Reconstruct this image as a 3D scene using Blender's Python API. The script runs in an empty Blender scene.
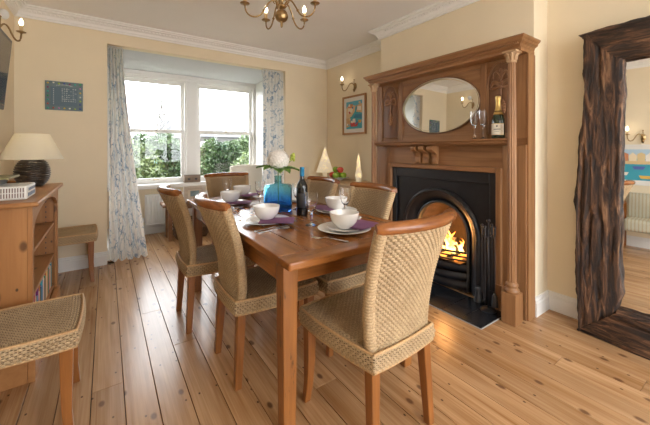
import bpy, math, random
import numpy as np
from mathutils import Vector, Matrix, noise
random.seed(7)
PI = math.pi
SC = bpy.context.scene
COL = SC.collection

# ------------------------------------------------------------------ camera
FPX, HOR, YAW, CAMH = 318.3, 149.07, math.radians(34.511), 1.22
cam_d = bpy.data.cameras.new('camera'); cam = bpy.data.objects.new('camera', cam_d); COL.objects.link(cam)
cam.location = (0, 0, CAMH); cam.rotation_euler = (PI/2, 0, -YAW)
cam_d.sensor_fit = 'HORIZONTAL'; cam_d.sensor_width = 36; cam_d.lens = FPX/650*36
cam_d.shift_y = -(212.5-HOR)/650; cam_d.clip_start = .02; cam_d.clip_end = 300
SC.camera = cam

# ------------------------------------------------------------------ world, exposure
W = bpy.data.worlds.new('overcast_sky'); SC.world = W; W.use_nodes = True
bg = W.node_tree.nodes['Background']; bg.inputs[0].default_value = (.93, .965, 1, 1); bg.inputs[1].default_value = 4.6
SC.view_settings.view_transform = 'Standard'; SC.view_settings.look = 'None'
SC.view_settings.gamma = 1; SC.view_settings.use_curve_mapping = False
SC.view_settings.exposure = 1.25

def portal(loc, rot, sx, sy):
    l = bpy.data.lights.new('window_portal', 'AREA'); l.shape = 'RECTANGLE'; l.size = sx; l.size_y = sy
    l.cycles.is_portal = True
    o = bpy.data.objects.new('window_portal', l); COL.objects.link(o); o.location = loc; o.rotation_euler = rot
portal((1.12, 5.34, 1.5), (-PI/2, 0, 0), 1.95, 1.45)
portal((1.4, -1.73, 1.18), (PI/2, 0, 0), 2.4, 2.35)

def point(name, loc, power, color, r=.02, parent=None):
    l = bpy.data.lights.new(name, 'POINT'); l.energy = power; l.color = color; l.shadow_soft_size = r
    o = bpy.data.objects.new(name, l); COL.objects.link(o); o.location = loc
    if parent: o.parent = parent
    return o
WARM = (1, .80, .55)

# ------------------------------------------------------------------ materials
class Mt:
    def __init__(s, name):
        s.m = bpy.data.materials.new(name); s.m.use_nodes = True
        s.nt = s.m.node_tree; s.b = s.nt.nodes['Principled BSDF']; s.out = s.nt.nodes['Material Output']
    def n(s, t, **kw):
        nd = s.nt.nodes.new('ShaderNode'+t)
        for k, v in kw.items():
            if k[0].isupper():
                nd.inputs[k.replace('_', ' ')].default_value = v
            else: setattr(nd, k, v)
        return nd
    def l(s, a, ao, b, bi):
        s.nt.links.new(a.outputs[ao], b.inputs[bi])
    def set(s, **kw):
        for k, v in kw.items(): s.b.inputs[k.replace('_', ' ')].default_value = v
    def coords(s, scale=(1, 1, 1), rnd=True, kind='Object'):
        tc = s.n('TexCoord'); mp = s.n('Mapping'); mp.inputs['Scale'].default_value = scale
        if rnd:
            oi = s.n('ObjectInfo'); mul = s.n('VectorMath', operation='SCALE'); cmb = s.n('CombineXYZ')
            mu = s.n('Math', operation='MULTIPLY'); mu.inputs[1].default_value = 37.3
            s.l(oi, 'Random', mu, 0)
            for i in range(3): s.l(mu, 0, cmb, i)
            ad = s.n('VectorMath', operation='ADD'); s.l(tc, kind, ad, 0); s.l(cmb, 0, ad, 1); s.l(ad, 0, mp, 0)
        else: s.l(tc, kind, mp, 0)
        return mp
    def ramp(s, stops):
        r = s.n('ValToRGB'); e = r.color_ramp.elements
        while len(e) > 1: e.remove(e[-1])
        for i, (p, c) in enumerate(stops):
            el = e[0] if i == 0 else e.new(p)
            el.position = p; el.color = (*c, 1) if len(c) == 3 else c
        return r
    def bump(s, src, so, strength=.3, dist=.01):
        b = s.n('Bump'); b.inputs['Strength'].default_value = strength; b.inputs['Distance'].default_value = dist
        s.l(src, so, b, 'Height'); s.l(b, 0, s.b, 'Normal')

def plain(name, col, rough=.5, metal=0, noise_amt=0, nscale=20, bump=0, **kw):
    t = Mt(name); t.set(Base_Color=(*col, 1), Roughness=rough, Metallic=metal)
    for k, v in kw.items(): t.b.inputs[k.replace('_', ' ')].default_value = v
    if noise_amt or bump:
        mp = t.coords(rnd=False); nz = t.n('TexNoise', Scale=nscale, Detail=4.0); t.l(mp, 0, nz, 'Vector')
        if noise_amt:
            r = t.ramp([(.3, tuple(c*(1-noise_amt) for c in col)), (.7, tuple(min(1, c*(1+noise_amt)) for c in col))])
            t.l(nz, 'Fac', r, 0); t.l(r, 0, t.b, 'Base Color')
        if bump: t.bump(nz, 'Fac', bump, .004)
    return t.m

def flat2(t, src, drop):
    sp = t.n('SeparateXYZ'); cb = t.n('CombineXYZ'); t.l(src, 0, sp, 0)
    k = [i for i in range(3) if i != drop]; t.l(sp, k[0], cb, 0); t.l(sp, k[1], cb, 1); return cb
def wood(name, light, dark, axis=1, fine=60, along=2.2, rough=.4, knots=0, knotcol=(.1, .04, .015), rnd=.0, bump=.12, spec=.5, scratch=0, drop=2, cov=.48):
    t = Mt(name)
    sc = [fine]*3; sc[axis] = along
    mp = t.coords(tuple(sc))
    nz = t.n('TexNoise', Scale=1.0, Detail=5.0, Roughness=.6, Distortion=.6); t.l(mp, 0, nz, 'Vector')
    sc2 = [8]*3; sc2[axis] = .9
    mp2 = t.coords(tuple(sc2)); nz2 = t.n('TexNoise', Scale=1.0, Detail=2.0, Distortion=1.5); t.l(mp2, 0, nz2, 'Vector')
    mix = t.n('Mix', data_type='FLOAT'); mix.inputs[0].default_value = .5
    t.l(nz, 'Fac', mix, 2); t.l(nz2, 'Fac', mix, 3)
    r = t.ramp([(.33, dark), (.66, light)]); t.l(mix, 0, r, 0)
    cur = (r, 0)
    if rnd:
        oi = t.n('ObjectInfo'); mr = t.n('MapRange'); mr.inputs[3].default_value = 1-rnd; mr.inputs[4].default_value = 1+rnd
        t.l(oi, 'Random', mr, 0); hsv = t.n('HueSaturation'); t.l(mr, 0, hsv, 'Value'); t.l(cur[0], cur[1], hsv, 'Color'); cur = (hsv, 0)
    if knots:
        sc3 = [knots*1.25]*3; sc3[axis] = knots*.72
        mp3 = flat2(t, t.coords(tuple(sc3)), drop); vo = t.n('TexVoronoi', Scale=1.0, voronoi_dimensions='2D'); vo.inputs['Randomness'].default_value = 1
        dn = t.n('TexNoise', Scale=3.0); 
        t.l(mp3, 0, vo, 'Vector')
        k1 = t.ramp([(.05, (1, 1, 1)), (.10, (0, 0, 0))]); t.l(vo, 'Distance', k1, 0)
        th = t.n('Math', operation='GREATER_THAN'); th.inputs[1].default_value = .36
        sep = t.n('SeparateColor'); t.l(vo, 'Color', sep, 0); t.l(sep, 0, th, 0)
        mu = t.n('Math', operation='MULTIPLY'); t.l(k1, 0, mu, 0); t.l(th, 0, mu, 1)
        mu2 = t.n('Math', operation='MULTIPLY'); t.l(mu, 0, mu2, 0); mu2.inputs[1].default_value = .8
        mc = t.n('Mix', data_type='RGBA'); t.l(mu2, 0, mc, 0); t.l(cur[0], cur[1], mc, 6); mc.inputs[7].default_value = (*knotcol, 1)
        cur = (mc, 2)
        # nail holes and pin knots
        sc4 = [knots*2.6]*3; sc4[axis] = knots*1.7
        mp4 = flat2(t, t.coords(tuple(sc4)), drop); v4 = t.n('TexVoronoi', Scale=1.0, voronoi_dimensions='2D'); t.l(mp4, 0, v4, 'Vector')
        k4 = t.ramp([(.04, (.85, .85, .85)), (.075, (0, 0, 0))]); t.l(v4, 'Distance', k4, 0)
        s4 = t.n('SeparateColor'); t.l(v4, 'Color', s4, 0); t4 = t.n('Math', operation='GREATER_THAN'); t4.inputs[1].default_value = .72
        t.l(s4, 0, t4, 0); m4 = t.n('Math', operation='MULTIPLY'); t.l(k4, 0, m4, 0); t.l(t4, 0, m4, 1)
        mc4 = t.n('Mix', data_type='RGBA'); t.l(m4, 0, mc4, 0); t.l(cur[0], cur[1], mc4, 6); mc4.inputs[7].default_value = (.05, .025, .015, 1); cur = (mc4, 2)
    if scratch:
        sc5 = [30]*3; sc5[axis] = 7; mp5 = t.coords(tuple(sc5)); n5 = t.n('TexNoise', Scale=1.0, Detail=6.0, Roughness=.7); t.l(mp5, 0, n5, 'Vector')
        r5 = t.ramp([(.57, (0, 0, 0)), (.66, (scratch,)*3)]); t.l(n5, 'Fac', r5, 0)
        mc5 = t.n('Mix', data_type='RGBA'); t.l(r5, 0, mc5, 0); t.l(cur[0], cur[1], mc5, 6); mc5.inputs[7].default_value = (.045, .02, .01, 1); cur = (mc5, 2)
    t.l(cur[0], cur[1], t.b, 'Base Color'); t.set(Roughness=rough, Specular_IOR_Level=spec)
    t.bump(nz, 'Fac', bump, .002)
    return t.m

def emis(name, col, strength, base=None):
    t = Mt(name); t.set(Base_Color=(*(base or col), 1), Emission_Color=(*col, 1), Emission_Strength=strength); return t.m

def glassy(name, col=(1, 1, 1), ior=1.45, rough=0.0):
    t = Mt(name); t.set(Base_Color=(*col, 1), Roughness=rough, IOR=ior, Transmission_Weight=1.0); return t.m

def pane_mat():
    t = Mt('window_glass'); tr = t.n('BsdfTransparent'); gl = t.n('BsdfGlossy'); gl.inputs['Roughness'].default_value = .02
    mx = t.n('MixShader'); mx.inputs[0].default_value = .03; t.l(tr, 0, mx, 1); t.l(gl, 0, mx, 2); t.l(mx, 0, t.out, 'Surface'); return t.m

def seagrass(name, light, dark):
    t = Mt(name); mp = t.coords((1, 1, 1)); a = t.n('TexNoise', Scale=170.0, Detail=3.0); b = t.n('TexNoise', Scale=9.0, Detail=2.0)
    t.l(mp, 0, a, 'Vector'); t.l(mp, 0, b, 'Vector')
    mx = t.n('Mix', data_type='FLOAT'); mx.inputs[0].default_value = .3; t.l(a, 'Fac', mx, 2); t.l(b, 'Fac', mx, 3)
    r = t.ramp([(.34, dark), (.64, light)]); t.l(mx, 0, r, 0); t.l(r, 0, t.b, 'Base Color'); t.set(Roughness=.62, Specular_IOR_Level=.35)
    return t.m

def curtain_mat():
    t = Mt('toile_fabric'); tc = t.n('TexCoord'); mp = t.n('Mapping'); mp.inputs['Scale'].default_value = (1, 1, 1); t.l(tc, 'UV', mp, 0)
    d = t.n('TexNoise', Scale=9.0, Detail=3.0); t.l(mp, 0, d, 'Vector')
    ad = t.n('VectorMath', operation='MULTIPLY_ADD'); ad.inputs[1].default_value = (.16, .16, .16); t.l(d, 'Color', ad, 0); t.l(mp, 0, ad, 2)
    v = t.n('TexVoronoi', Scale=6.5, feature='DISTANCE_TO_EDGE'); t.l(ad, 0, v, 'Vector')
    r1 = t.ramp([(.022, (.95, .95, .95)), (.045, (0, 0, 0))]); t.l(v, 'Distance', r1, 0)
    n2 = t.n('TexNoise', Scale=17.0, Detail=5.0, Roughness=.65); t.l(ad, 0, n2, 'Vector')
    r2 = t.ramp([(.55, (0, 0, 0)), (.61, (.9, .9, .9))]); t.l(n2, 'Fac', r2, 0)
    n3 = t.n('TexNoise', Scale=4.5, Detail=1.0); t.l(mp, 0, n3, 'Vector')
    r3 = t.ramp([(.40, (.15, .15, .15)), (.56, (1, 1, 1))]); t.l(n3, 'Fac', r3, 0)
    mx = t.n('Math', operation='MAXIMUM'); t.l(r1, 0, mx, 0); t.l(r2, 0, mx, 1)
    mu = t.n('Math', operation='MULTIPLY'); t.l(mx, 0, mu, 0); t.l(r3, 0, mu, 1)
    mc = t.n('Mix', data_type='RGBA'); t.l(mu, 0, mc, 0); mc.inputs[6].default_value = (.90, .87, .82, 1); mc.inputs[7].default_value = (.24, .35, .48, 1)
    t.l(mc, 2, t.b, 'Base Color'); t.set(Roughness=.85, Specular_IOR_Level=.2)
    tl = t.n('BsdfTranslucent'); t.l(mc, 2, tl, 0); ms = t.n('MixShader'); ms.inputs[0].default_value = .25; t.l(t.b, 0, ms, 1); t.l(tl, 0, ms, 2); t.l(ms, 0, t.out, 'Surface')
    return t.m

def leaf_mat(name, a, b, rough=.5, sc=2.2):
    t = Mt(name); mp = t.coords(rnd=False); nz = t.n('TexNoise', Scale=sc, Detail=3.0); t.l(mp, 0, nz, 'Vector')
    r = t.ramp([(.35, a), (.65, b)]); t.l(nz, 'Fac', r, 0); t.l(r, 0, t.b, 'Base Color'); t.set(Roughness=rough); return t.m

M = {}
M['wall'] = plain('cream_paint', (.83, .71, .515), .75, 0, .025, 3, .05)
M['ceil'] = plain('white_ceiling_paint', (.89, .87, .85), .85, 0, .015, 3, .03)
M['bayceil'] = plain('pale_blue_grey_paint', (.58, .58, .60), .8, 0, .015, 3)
M['trim'] = plain('white_gloss_paint', (.80, .78, .745), .35)
M['crown'] = plain('white_plaster', (.91, .89, .86), .6)
M['plank'] = wood('pine_floorboard', (.60, .37, .195), (.33, .16, .058), 1, 60, 1.2, .27, knots=5, rnd=.12, spec=.6, bump=.1, knotcol=(.13, .055, .025))
M['under'] = plain('dark_subfloor', (.03, .02, .015), .9)
M['table'] = wood('oiled_hardwood_table', (.41, .155, .035), (.19, .062, .014), 1, 45, 2.0, .22, rnd=.14, bump=.06, scratch=.35)
M['tableleg'] = wood('oiled_hardwood_leg', (.38, .15, .038), (.18, .062, .016), 2, 45, 2.0, .32, rnd=.08, bump=.06, scratch=.9)
M['tablex'] = wood('oiled_hardwood_crossboard', (.37, .137, .032), (.17, .055, .013), 0, 45, 2.0, .24, rnd=.1, bump=.06, scratch=.4)
M['chairleg'] = wood('honey_chair_wood', (.33, .125, .031), (.19, .062, .015), 2, 50, 3, .3, rnd=.06, bump=.05)
M['rail'] = wood('honey_rail_wood', (.36, .13, .036), (.15, .046, .013), 0, 40, 3, .27, rnd=.06, bump=.05)
M['grass'] = seagrass('woven_seagrass', (.56, .405, .235), (.32, .21, .107))
M['web'] = plain('brown_jute_webbing', (.19, .125, .068), .9)  # dark lining behind the weave: shade of the gaps put into its colour
M['cane'] = seagrass('wrapped_cane', (.62, .40, .20), (.44, .25, .11))
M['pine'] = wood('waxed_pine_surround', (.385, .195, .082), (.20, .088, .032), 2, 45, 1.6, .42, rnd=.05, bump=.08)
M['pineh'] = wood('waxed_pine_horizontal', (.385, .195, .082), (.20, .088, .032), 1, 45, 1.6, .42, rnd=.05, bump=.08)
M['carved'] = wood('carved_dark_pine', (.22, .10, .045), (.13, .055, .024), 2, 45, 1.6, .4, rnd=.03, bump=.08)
M['carving'] = wood('carved_relief_pine', (.30, .145, .066), (.21, .095, .042), 2, 45, 1.6, .35, bump=.05)  # same brown as the panel, lightened to paint highlights on the relief
M['bookpine'] = wood('orange_pine_bookcase', (.46, .215, .075), (.34, .14, .045), 2, 30, 1.4, .38, knots=4, rnd=.04, bump=.06, drop=1)
M['bookpiney'] = wood('orange_pine_shelf', (.46, .215, .075), (.34, .14, .045), 1, 30, 1.4, .38, knots=4, rnd=.04, bump=.06)
M['sidewood'] = wood('pale_oak', (.55, .38, .21), (.42, .27, .13), 1, 40, 2, .45, rnd=.04)
M['bench'] = wood('dark_bench_wood', (.26, .13, .06), (.15, .07, .03), 0, 40, 2, .4, rnd=.1)
M['iron'] = plain('black_cast_iron', (.012, .013, .016), .38, .0, .2, 30, .05, Specular_IOR_Level=.6)
M['steel'] = plain('polished_iron', (.10, .105, .115), .3, .8)
M['soot'] = plain('sooty_firebrick', (.055, .035, .022), .9, 0, .3, 30)
M['slate'] = plain('black_slate_tile', (.014, .016, .02), .22, 0, .3, 9, .05)
M['grout'] = plain('grey_grout', (.42, .41, .39), .9)
M['brass'] = plain('aged_brass', (.37, .25, .12), .34, 1.0)
M['candle'] = plain('ivory_candle_sleeve', (.70, .50, .26), .45)
M['bulb'] = emis('lit_candle_bulb', (1, .84, .6), 7)
M['mirror'] = plain('mirror_glass', (.90, .91, .90), .015, 1.0)
M['gilt'] = plain('bevelled_mirror_edge', (.74, .66, .48), .3, .5)
M['pane'] = pane_mat()
M['glass'] = glassy('clear_glass')
M['blueglass'] = glassy('blue_glass', (.02, .30, .72), 1.3)
M['tealglass'] = glassy('teal_glass', (.05, .50, .60), 1.3)
M['china'] = plain('white_porcelain', (.92, .90, .87), .18, Coat_Weight=.4)
M['napkin'] = plain('purple_napkin', (.22, .085, .19), .85, 0, .1, 200)
M['silver'] = plain('stainless_cutlery', (.68, .66, .63), .18, 1.0)
M['winebottle'] = plain('dark_wine_glass', (.008, .009, .010), .06, Coat_Weight=.5)
M['winelabel'] = plain('black_bottle_label', (.02, .022, .025), .5)
M['foilblue'] = plain('blue_foil', (.02, .22, .42), .35, .3)
M['champ'] = plain('dark_green_glass', (.006, .018, .006), .06, Coat_Weight=.5)
M['gold'] = plain('gold_foil', (.72, .50, .18), .3, 1.0, 0, 60, .4)
M['label'] = plain('cream_paper_label', (.82, .77, .66), .6)
M['ink'] = plain('dark_ink', (.05, .045, .05), .6)
M['curtain'] = curtain_mat()
M['petal'] = plain('white_hydrangea_petal', (.92, .87, .81), .6, 0, .06, 60)
M['leaf'] = leaf_mat('glossy_green_leaf', (.10, .22, .04), (.26, .42, .09), .45, 30)
M['bud'] = leaf_mat('lime_green_bud', (.35, .42, .05), (.5, .55, .1), .5, 40)
M['stem'] = plain('green_stem', (.10, .22, .04), .5)
M['lampbase'] = plain('dark_rope_ceramic', (.04, .027, .018), .42, 0, .5, 50, .2)
M['paper'] = plain('ivory_lamp_shade', (.80, .73, .58), .8, Transmission_Weight=0.0, Subsurface_Weight=.0)
M['radio'] = plain('cream_radio_plastic', (.76, .74, .70), .4)
M['grille'] = plain('brown_grille_slot', (.20, .14, .13), .7)
M['bluepaint'] = plain('blue_transfer', (.08, .14, .25), .5)
M['black'] = plain('black_plastic', (.012, .012, .014), .35)
M['screen'] = plain('dark_tv_screen', (.02, .017, .02), .12)
M['olive'] = plain('olive_green_card', (.22, .20, .09), .5)
M['white'] = plain('white_enamel', (.80, .80, .79), .35)
M['plaque'] = plain('slate_blue_plaque', (.13, .19, .21), .35, 0, .15, 12)
M['whitemark'] = plain('white_glaze_mark', (.55, .58, .57), .5)
M['oakframe'] = wood('oak_picture_frame', (.45, .23, .085), (.33, .15, .05), 2, 50, 3, .4)
M['mount'] = plain('white_picture_mount', (.80, .77, .72), .8)
M['cream'] = plain('cream_upholstery', (.78, .72, .62), .85, 0, .04, 150, .1)
M['basket'] = plain('brown_wicker', (.12, .065, .03), .7, 0, .35, 120, .5)
M['papertree'] = emis('backlit_paper', (1, .80, .50), .10, (.82, .76, .64))
M['apple_r'] = plain('red_apple_skin', (.55, .06, .03), .25, 0, .25, 25)
M['apple_g'] = plain('green_apple_skin', (.30, .48, .04), .25, 0, .15, 25)
M['driftbox'] = wood('grey_brown_box', (.26, .19, .14), (.17, .12, .085), 0, 40, 2, .6)
M['whitewash'] = wood('whitewashed_frame', (.76, .73, .68), (.55, .50, .45), 0, 40, 2, .7)
M['photo'] = plain('blue_sea_photo', (.25, .42, .55), .3, 0, .3, 20)
M['stripe'] = None
def PM(name, c): 
    if name not in M: M[name] = plain(name, c, .6)
    return M[name]

def rustic():
    t = Mt('weathered_driftwood'); mp = t.coords((34, 34, 4.5)); a = t.n('TexNoise', Scale=1.0, Detail=8.0, Roughness=.65, Distortion=.8); t.l(mp, 0, a, 'Vector')
    r = t.ramp([(.38, (.009, .005, .0035)), (.48, (.036, .016, .008)), (.58, (.12, .055, .025)), (.70, (.34, .185, .092))]); t.l(a, 'Fac', r, 0); t.l(r, 0, t.b, 'Base Color')
    t.set(Roughness=.6); t.bump(a, 'Fac', 1.0, .02); return t.m
M['rustic'] = rustic()
def stripes():
    t = Mt('striped_upholstery'); mp = t.coords((1, 1, 1), rnd=False); w = t.n('TexWave', Scale=9.0, bands_direction='Y'); t.l(mp, 0, w, 'Vector')
    r = t.ramp([(0, (.50, .50, .38)), (.35, (.62, .58, .46)), (.5, (.27, .32, .22)), (.7, (.66, .60, .48)), (.85, (.45, .38, .26))]); t.l(w, 'Fac', r, 0); t.l(r, 0, t.b, 'Base Color'); t.set(Roughness=.9); return t.m
M['stripe'] = stripes()
def flame():
    t = Mt('fire_flame'); tc = t.n('TexCoord'); sp = t.n('SeparateXYZ'); t.l(tc, 'Generated', sp, 0)
    r = t.ramp([(.0, (1, .50, .09)), (.35, (1, .62, .18)), (.7, (1, .38, .05)), (1, (.8, .16, .015))]); t.l(sp, 'Z', r, 0)
    em = t.n('Emission'); em.inputs[1].default_value = 3.2; t.l(r, 0, em, 0)
    tr = t.n('BsdfTransparent'); lw = t.n('LayerWeight'); lw.inputs[0].default_value = .35
    mx = t.n('MixShader'); t.l(lw, 'Facing', mx, 0); t.l(em, 0, mx, 1); t.l(tr, 0, mx, 2); t.l(mx, 0, t.out, 'Surface'); return t.m
M['flame'] = flame()
M['ember'] = emis('glowing_ember', (1, .28, .04), 1.6, (.05, .02, .01))

# ------------------------------------------------------------------ mesh helpers
class MB:
    def __init__(s): s.v = []; s.f = []; s.uv = {}; s.mi = []; s.cur = 0
    def addv(s, pts):
        b = len(s.v); s.v += [tuple(p) for p in pts]; return b
    def face(s, idx): s.f.append(tuple(idx)); s.mi.append(s.cur)
    def box(s, x0, x1, y0, y1, z0, z1):
        b = s.addv([(x0,y0,z0),(x1,y0,z0),(x1,y1,z0),(x0,y1,z0),(x0,y0,z1),(x1,y0,z1),(x1,y1,z1),(x0,y1,z1)])
        for q in ((0,3,2,1),(4,5,6,7),(0,1,5,4),(1,2,6,5),(2,3,7,6),(3,0,4,7)): s.face([b+i for i in q])
        return s
    def obox(s, c, ax, ay, az):   # oriented box: centre and half-axis vectors
        c, ax, ay, az = map(Vector, (c, ax, ay, az)); P = []
        for k in (-1, 1):
            for (i, j) in ((-1,-1),(1,-1),(1,1),(-1,1)): P.append(c+ax*i+ay*j+az*k)
        b = s.addv(P)
        for q in ((0,3,2,1),(4,5,6,7),(0,1,5,4),(1,2,6,5),(2,3,7,6),(3,0,4,7)): s.face([b+i for i in q])
        return s
    def taper(s, x, y, z0, z1, a0, a1, dx=0, dy=0):  # square post, half size a0 at z0 -> a1 at z1, shifted by dx,dy at z0
        b = s.addv([(x+dx+i*a0, y+dy+j*a0, z0) for i, j in ((-1,-1),(1,-1),(1,1),(-1,1))] + [(x+i*a1, y+j*a1, z1) for i, j in ((-1,-1),(1,-1),(1,1),(-1,1))])
        for q in ((0,3,2,1),(4,5,6,7),(0,1,5,4),(1,2,6,5),(2,3,7,6),(3,0,4,7)): s.face([b+i for i in q])
        return s
    def prism(s, poly, axis, a0, a1):   # poly of 2-tuples in the two other axes (cyclic order)
        def mk(p, a):
            if axis == 0: return (a, p[0], p[1])
            if axis == 1: return (p[0], a, p[1])
            return (p[0], p[1], a)
        n = len(poly); b = s.addv([mk(p, a0) for p in poly]+[mk(p, a1) for p in poly])
        s.face([b+i for i in range(n)][::-1]); s.face([b+n+i for i in range(n)])
        for i in range(n): j = (i+1) % n; s.face([b+i, b+j, b+n+j, b+n+i])
        return s
    def lathe(s, prof, n=24, c=(0, 0, 0), M4=None, cap=True, mod=None):
        rows = []
        for k, (r, z) in enumerate(prof):
            P = []
            for i in range(n):
                a = 2*PI*i/n; rr = r*(mod(a, z) if mod else 1)
                p = Vector((rr*math.cos(a), rr*math.sin(a), z))
                if M4: p = M4 @ p
                P.append(p+Vector(c))
            rows.append(s.addv(P))
        for a, b in zip(rows, rows[1:]):
            for i in range(n): j = (i+1) % n; s.face([a+i, a+j, b+j, b+i])
        if cap:
            if prof[0][0] > 1e-6: s.face([rows[0]+i for i in range(n)][::-1])
            if prof[-1][0] > 1e-6: s.face([rows[-1]+i for i in range(n)])
        return s
    def tube(s, pts, r, n=8, cap=True, flat=1.0, up=(0, 0, 1)):
        pts = [Vector(p) for p in pts]; rs = r if isinstance(r, (list, tuple)) else [r]*len(pts)
        rows = []; upv = Vector(up)
        for i, p in enumerate(pts):
            t = (pts[min(i+1, len(pts)-1)]-pts[max(i-1, 0)]).normalized()
            u = upv
            if abs(t.dot(u)) > .95: u = Vector((1, 0, 0)) if abs(t.x) < .9 else Vector((0, 1, 0))
            a = t.cross(u).normalized(); b = a.cross(t)
            rows.append(s.addv([p+(a*math.cos(2*PI*k/n)+b*math.sin(2*PI*k/n)*flat)*rs[i] for k in range(n)]))
        for a, b in zip(rows, rows[1:]):
            for k in range(n): j = (k+1) % n; s.face([a+k, a+j, b+j, b+k])
        if cap: s.face([rows[0]+k for k in range(n)][::-1]); s.face([rows[-1]+k for k in range(n)])
        return s
    def ball(s, c, r, n=12, m=8, sc=(1, 1, 1), M4=None):
        prof = [(math.sin(PI*k/m), -math.cos(PI*k/m)) for k in range(m+1)]
        rows = []
        for (q, z) in prof:
            P = []
            for i in range(n):
                p = Vector((q*math.cos(2*PI*i/n)*r*sc[0], q*math.sin(2*PI*i/n)*r*sc[1], z*r*sc[2]))
                if M4: p = M4 @ p
                P.append(p+Vector(c))
            rows.append(s.addv(P))
        for a, b in zip(rows, rows[1:]):
            for i in range(n): j = (i+1) % n; s.face([a+i, a+j, b+j, b+i])
        return s
    def grid(s, fn, nu, nv, uvfn=None):
        b = len(s.v)
        for j in range(nv+1):
            for i in range(nu+1): s.v.append(tuple(fn(i/nu, j/nv)))
        for j in range(nv):
            for i in range(nu):
                q = [b+j*(nu+1)+i, b+j*(nu+1)+i+1, b+(j+1)*(nu+1)+i+1, b+(j+1)*(nu+1)+i]; s.face(q)
        if uvfn:
            for j in range(nv+1):
                for i in range(nu+1): s.uv[b+j*(nu+1)+i] = uvfn(i/nu, j/nv)
        return s
    def npgrid(s, PH, closed=False, gap=.385):
        P, H = PH; nv, nu, _ = P.shape; b = len(s.v); s.v += [tuple(p) for p in P.reshape(-1, 3).tolist()]
        for j in range(nv-1):
            for i in range(nu if closed else nu-1):
                k = (i+1) % nu
                if H[j, i]+H[j, k]+H[j+1, k]+H[j+1, i] < 4*gap: continue      # open gap between the cords
                s.face([b+j*nu+i, b+j*nu+k, b+(j+1)*nu+k, b+(j+1)*nu+i])
        return s
    def mesh(s, name, mats, smooth=False, org=(0, 0, 0)):
        me = bpy.data.meshes.new(name); ox, oy, oz = org
        me.from_pydata([(x-ox, y-oy, z-oz) for x, y, z in s.v], [], s.f)
        for m in (mats if isinstance(mats, (list, tuple)) else [mats]): me.materials.append(m)
        if any(s.mi): me.polygons.foreach_set('material_index', s.mi)
        if s.uv:
            ul = me.uv_layers.new(name='UVMap')
            for lp in me.loops:
                if lp.vertex_index in s.uv: ul.data[lp.index].uv = s.uv[lp.vertex_index]
        if smooth:
            me.polygons.foreach_set('use_smooth', [True]*len(me.polygons))
        me.update(); return me
    def build(s, name, mats, parent=None, smooth=False, bevel=0, org=None, seg=2, angle=None):
        if org is None: org = (0, 0, 0)
        if org == 'P': org = tuple(parent.location)
        me = s.mesh(name, mats, smooth, org); o = bpy.data.objects.new(name, me); COL.objects.link(o)
        if parent: o.parent = parent
        if bevel:
            m = o.modifiers.new('bevel', 'BEVEL'); m.width = bevel; m.segments = seg; m.limit_method = 'ANGLE'; m.angle_limit = math.radians(40)
        if smooth and angle: 
            try: me.set_sharp_from_angle(angle=math.radians(angle))
            except Exception: pass
        return o

def tag(o, label=None, cat=None, group=None, kind=None):
    if label: o['label'] = label
    if cat: o['category'] = cat
    if group: o['group'] = group
    if kind: o['kind'] = kind
    return o
def empty(name, loc=(0, 0, 0), rz=0, label=None, cat=None, group=None, kind=None):
    o = bpy.data.objects.new(name, None); COL.objects.link(o); o.location = loc; o.rotation_euler = (0, 0, rz); o.empty_display_size = .1
    return tag(o, label, cat, group, kind)
def copy_tree(o, parent=None):
    c = o.copy(); COL.objects.link(c); c.parent = parent
    for ch in list(o.children): copy_tree(ch, c)
    return c
def bez(p0, p1, p2, p3, n=12):
    p0, p1, p2, p3 = map(Vector, (p0, p1, p2, p3)); R = []
    for i in range(n+1):
        t = i/n; u = 1-t; R.append(p0*u**3+p1*3*u*u*t+p2*3*u*t*t+p3*t**3)
    return R

# ------------------------------------------------------------------ the room shell
XL, XR, XA, XC, YB, YF = -.708, 2.848, 2.80, 2.57, 4.088, -1.6
BY, BX0, BX1, BZ = 5.22, .01, 2.12, 2.337      # the bay
CZ = 2.565
TH = .12
def struct(name, mb, mat, label=None, parent=None, **kw):
    o = mb.build(name, mat, parent, **kw)
    if not parent: tag(o, label, None, None, 'structure')
    return o
# floor: subfloor with every board a part
fl = struct('floor', MB().box(XL-TH, XR+TH, YF-TH, BY+TH, -.10, -.022), M['under'], 'wide knotty pine floorboards running towards the window')
pitch = .1342; i0 = -5
pk_cache = {}
k = i0
while True:
    xa = -.060+pitch*k; xb = xa+pitch
    k += 1
    if xa > XR: break
    xa2, xb2 = max(xa, XL), min(xb, XR)
    if xb2-xa2 < .01: continue
    xm = (xa2+xb2)/2
    y = YF - random.random()*1.4
    yend = BY if (xb2 > BX0+.02 and xa2 < BX1-.02) else YB
    while y < yend-.01:
        L = random.uniform(1.7, 3.4); y1 = min(y+L, yend)
        if yend-y1 < .5: y1 = yend
        y0 = max(y, YF)
        if y1 > YF+.05:
            g = .0017; w = (xb2-xa2)/2-g; l = (y1-y0)/2-.001
            mb = MB()
            yc_ = (y0+y1)/2
            if y1 > YB+.01 and (xa2 < BX0 or xb2 > BX1):      # board notched round the corner of the bay
                xl, xh = max(-w, BX0+.001-xm), min(w, BX1-.001-xm); ym = YB-.001-yc_
                P = [(-w, -l), (w, -l), (w, ym), (xh, ym), (xh, l), (xl, l), (xl, ym), (-w, ym)]
                mb.prism([p for i_, p in enumerate(P) if i_ == 0 or p != P[i_-1]], 2, -.022, 0)
            else: mb.box(-w, w, -l, l, -.022, 0)
            o = mb.build('plank', M['plank'], fl); o.location = (xm, (y0+y1)/2, 0)
            md = o.modifiers.new('bevel', 'BEVEL'); md.width = .0012; md.segments = 1
        y = y1
struct('ceiling', MB().box(XL-TH, XR+TH, YF-TH, YB+TH, CZ, CZ+.1), M['ceil'], 'plain off-white ceiling')
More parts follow.
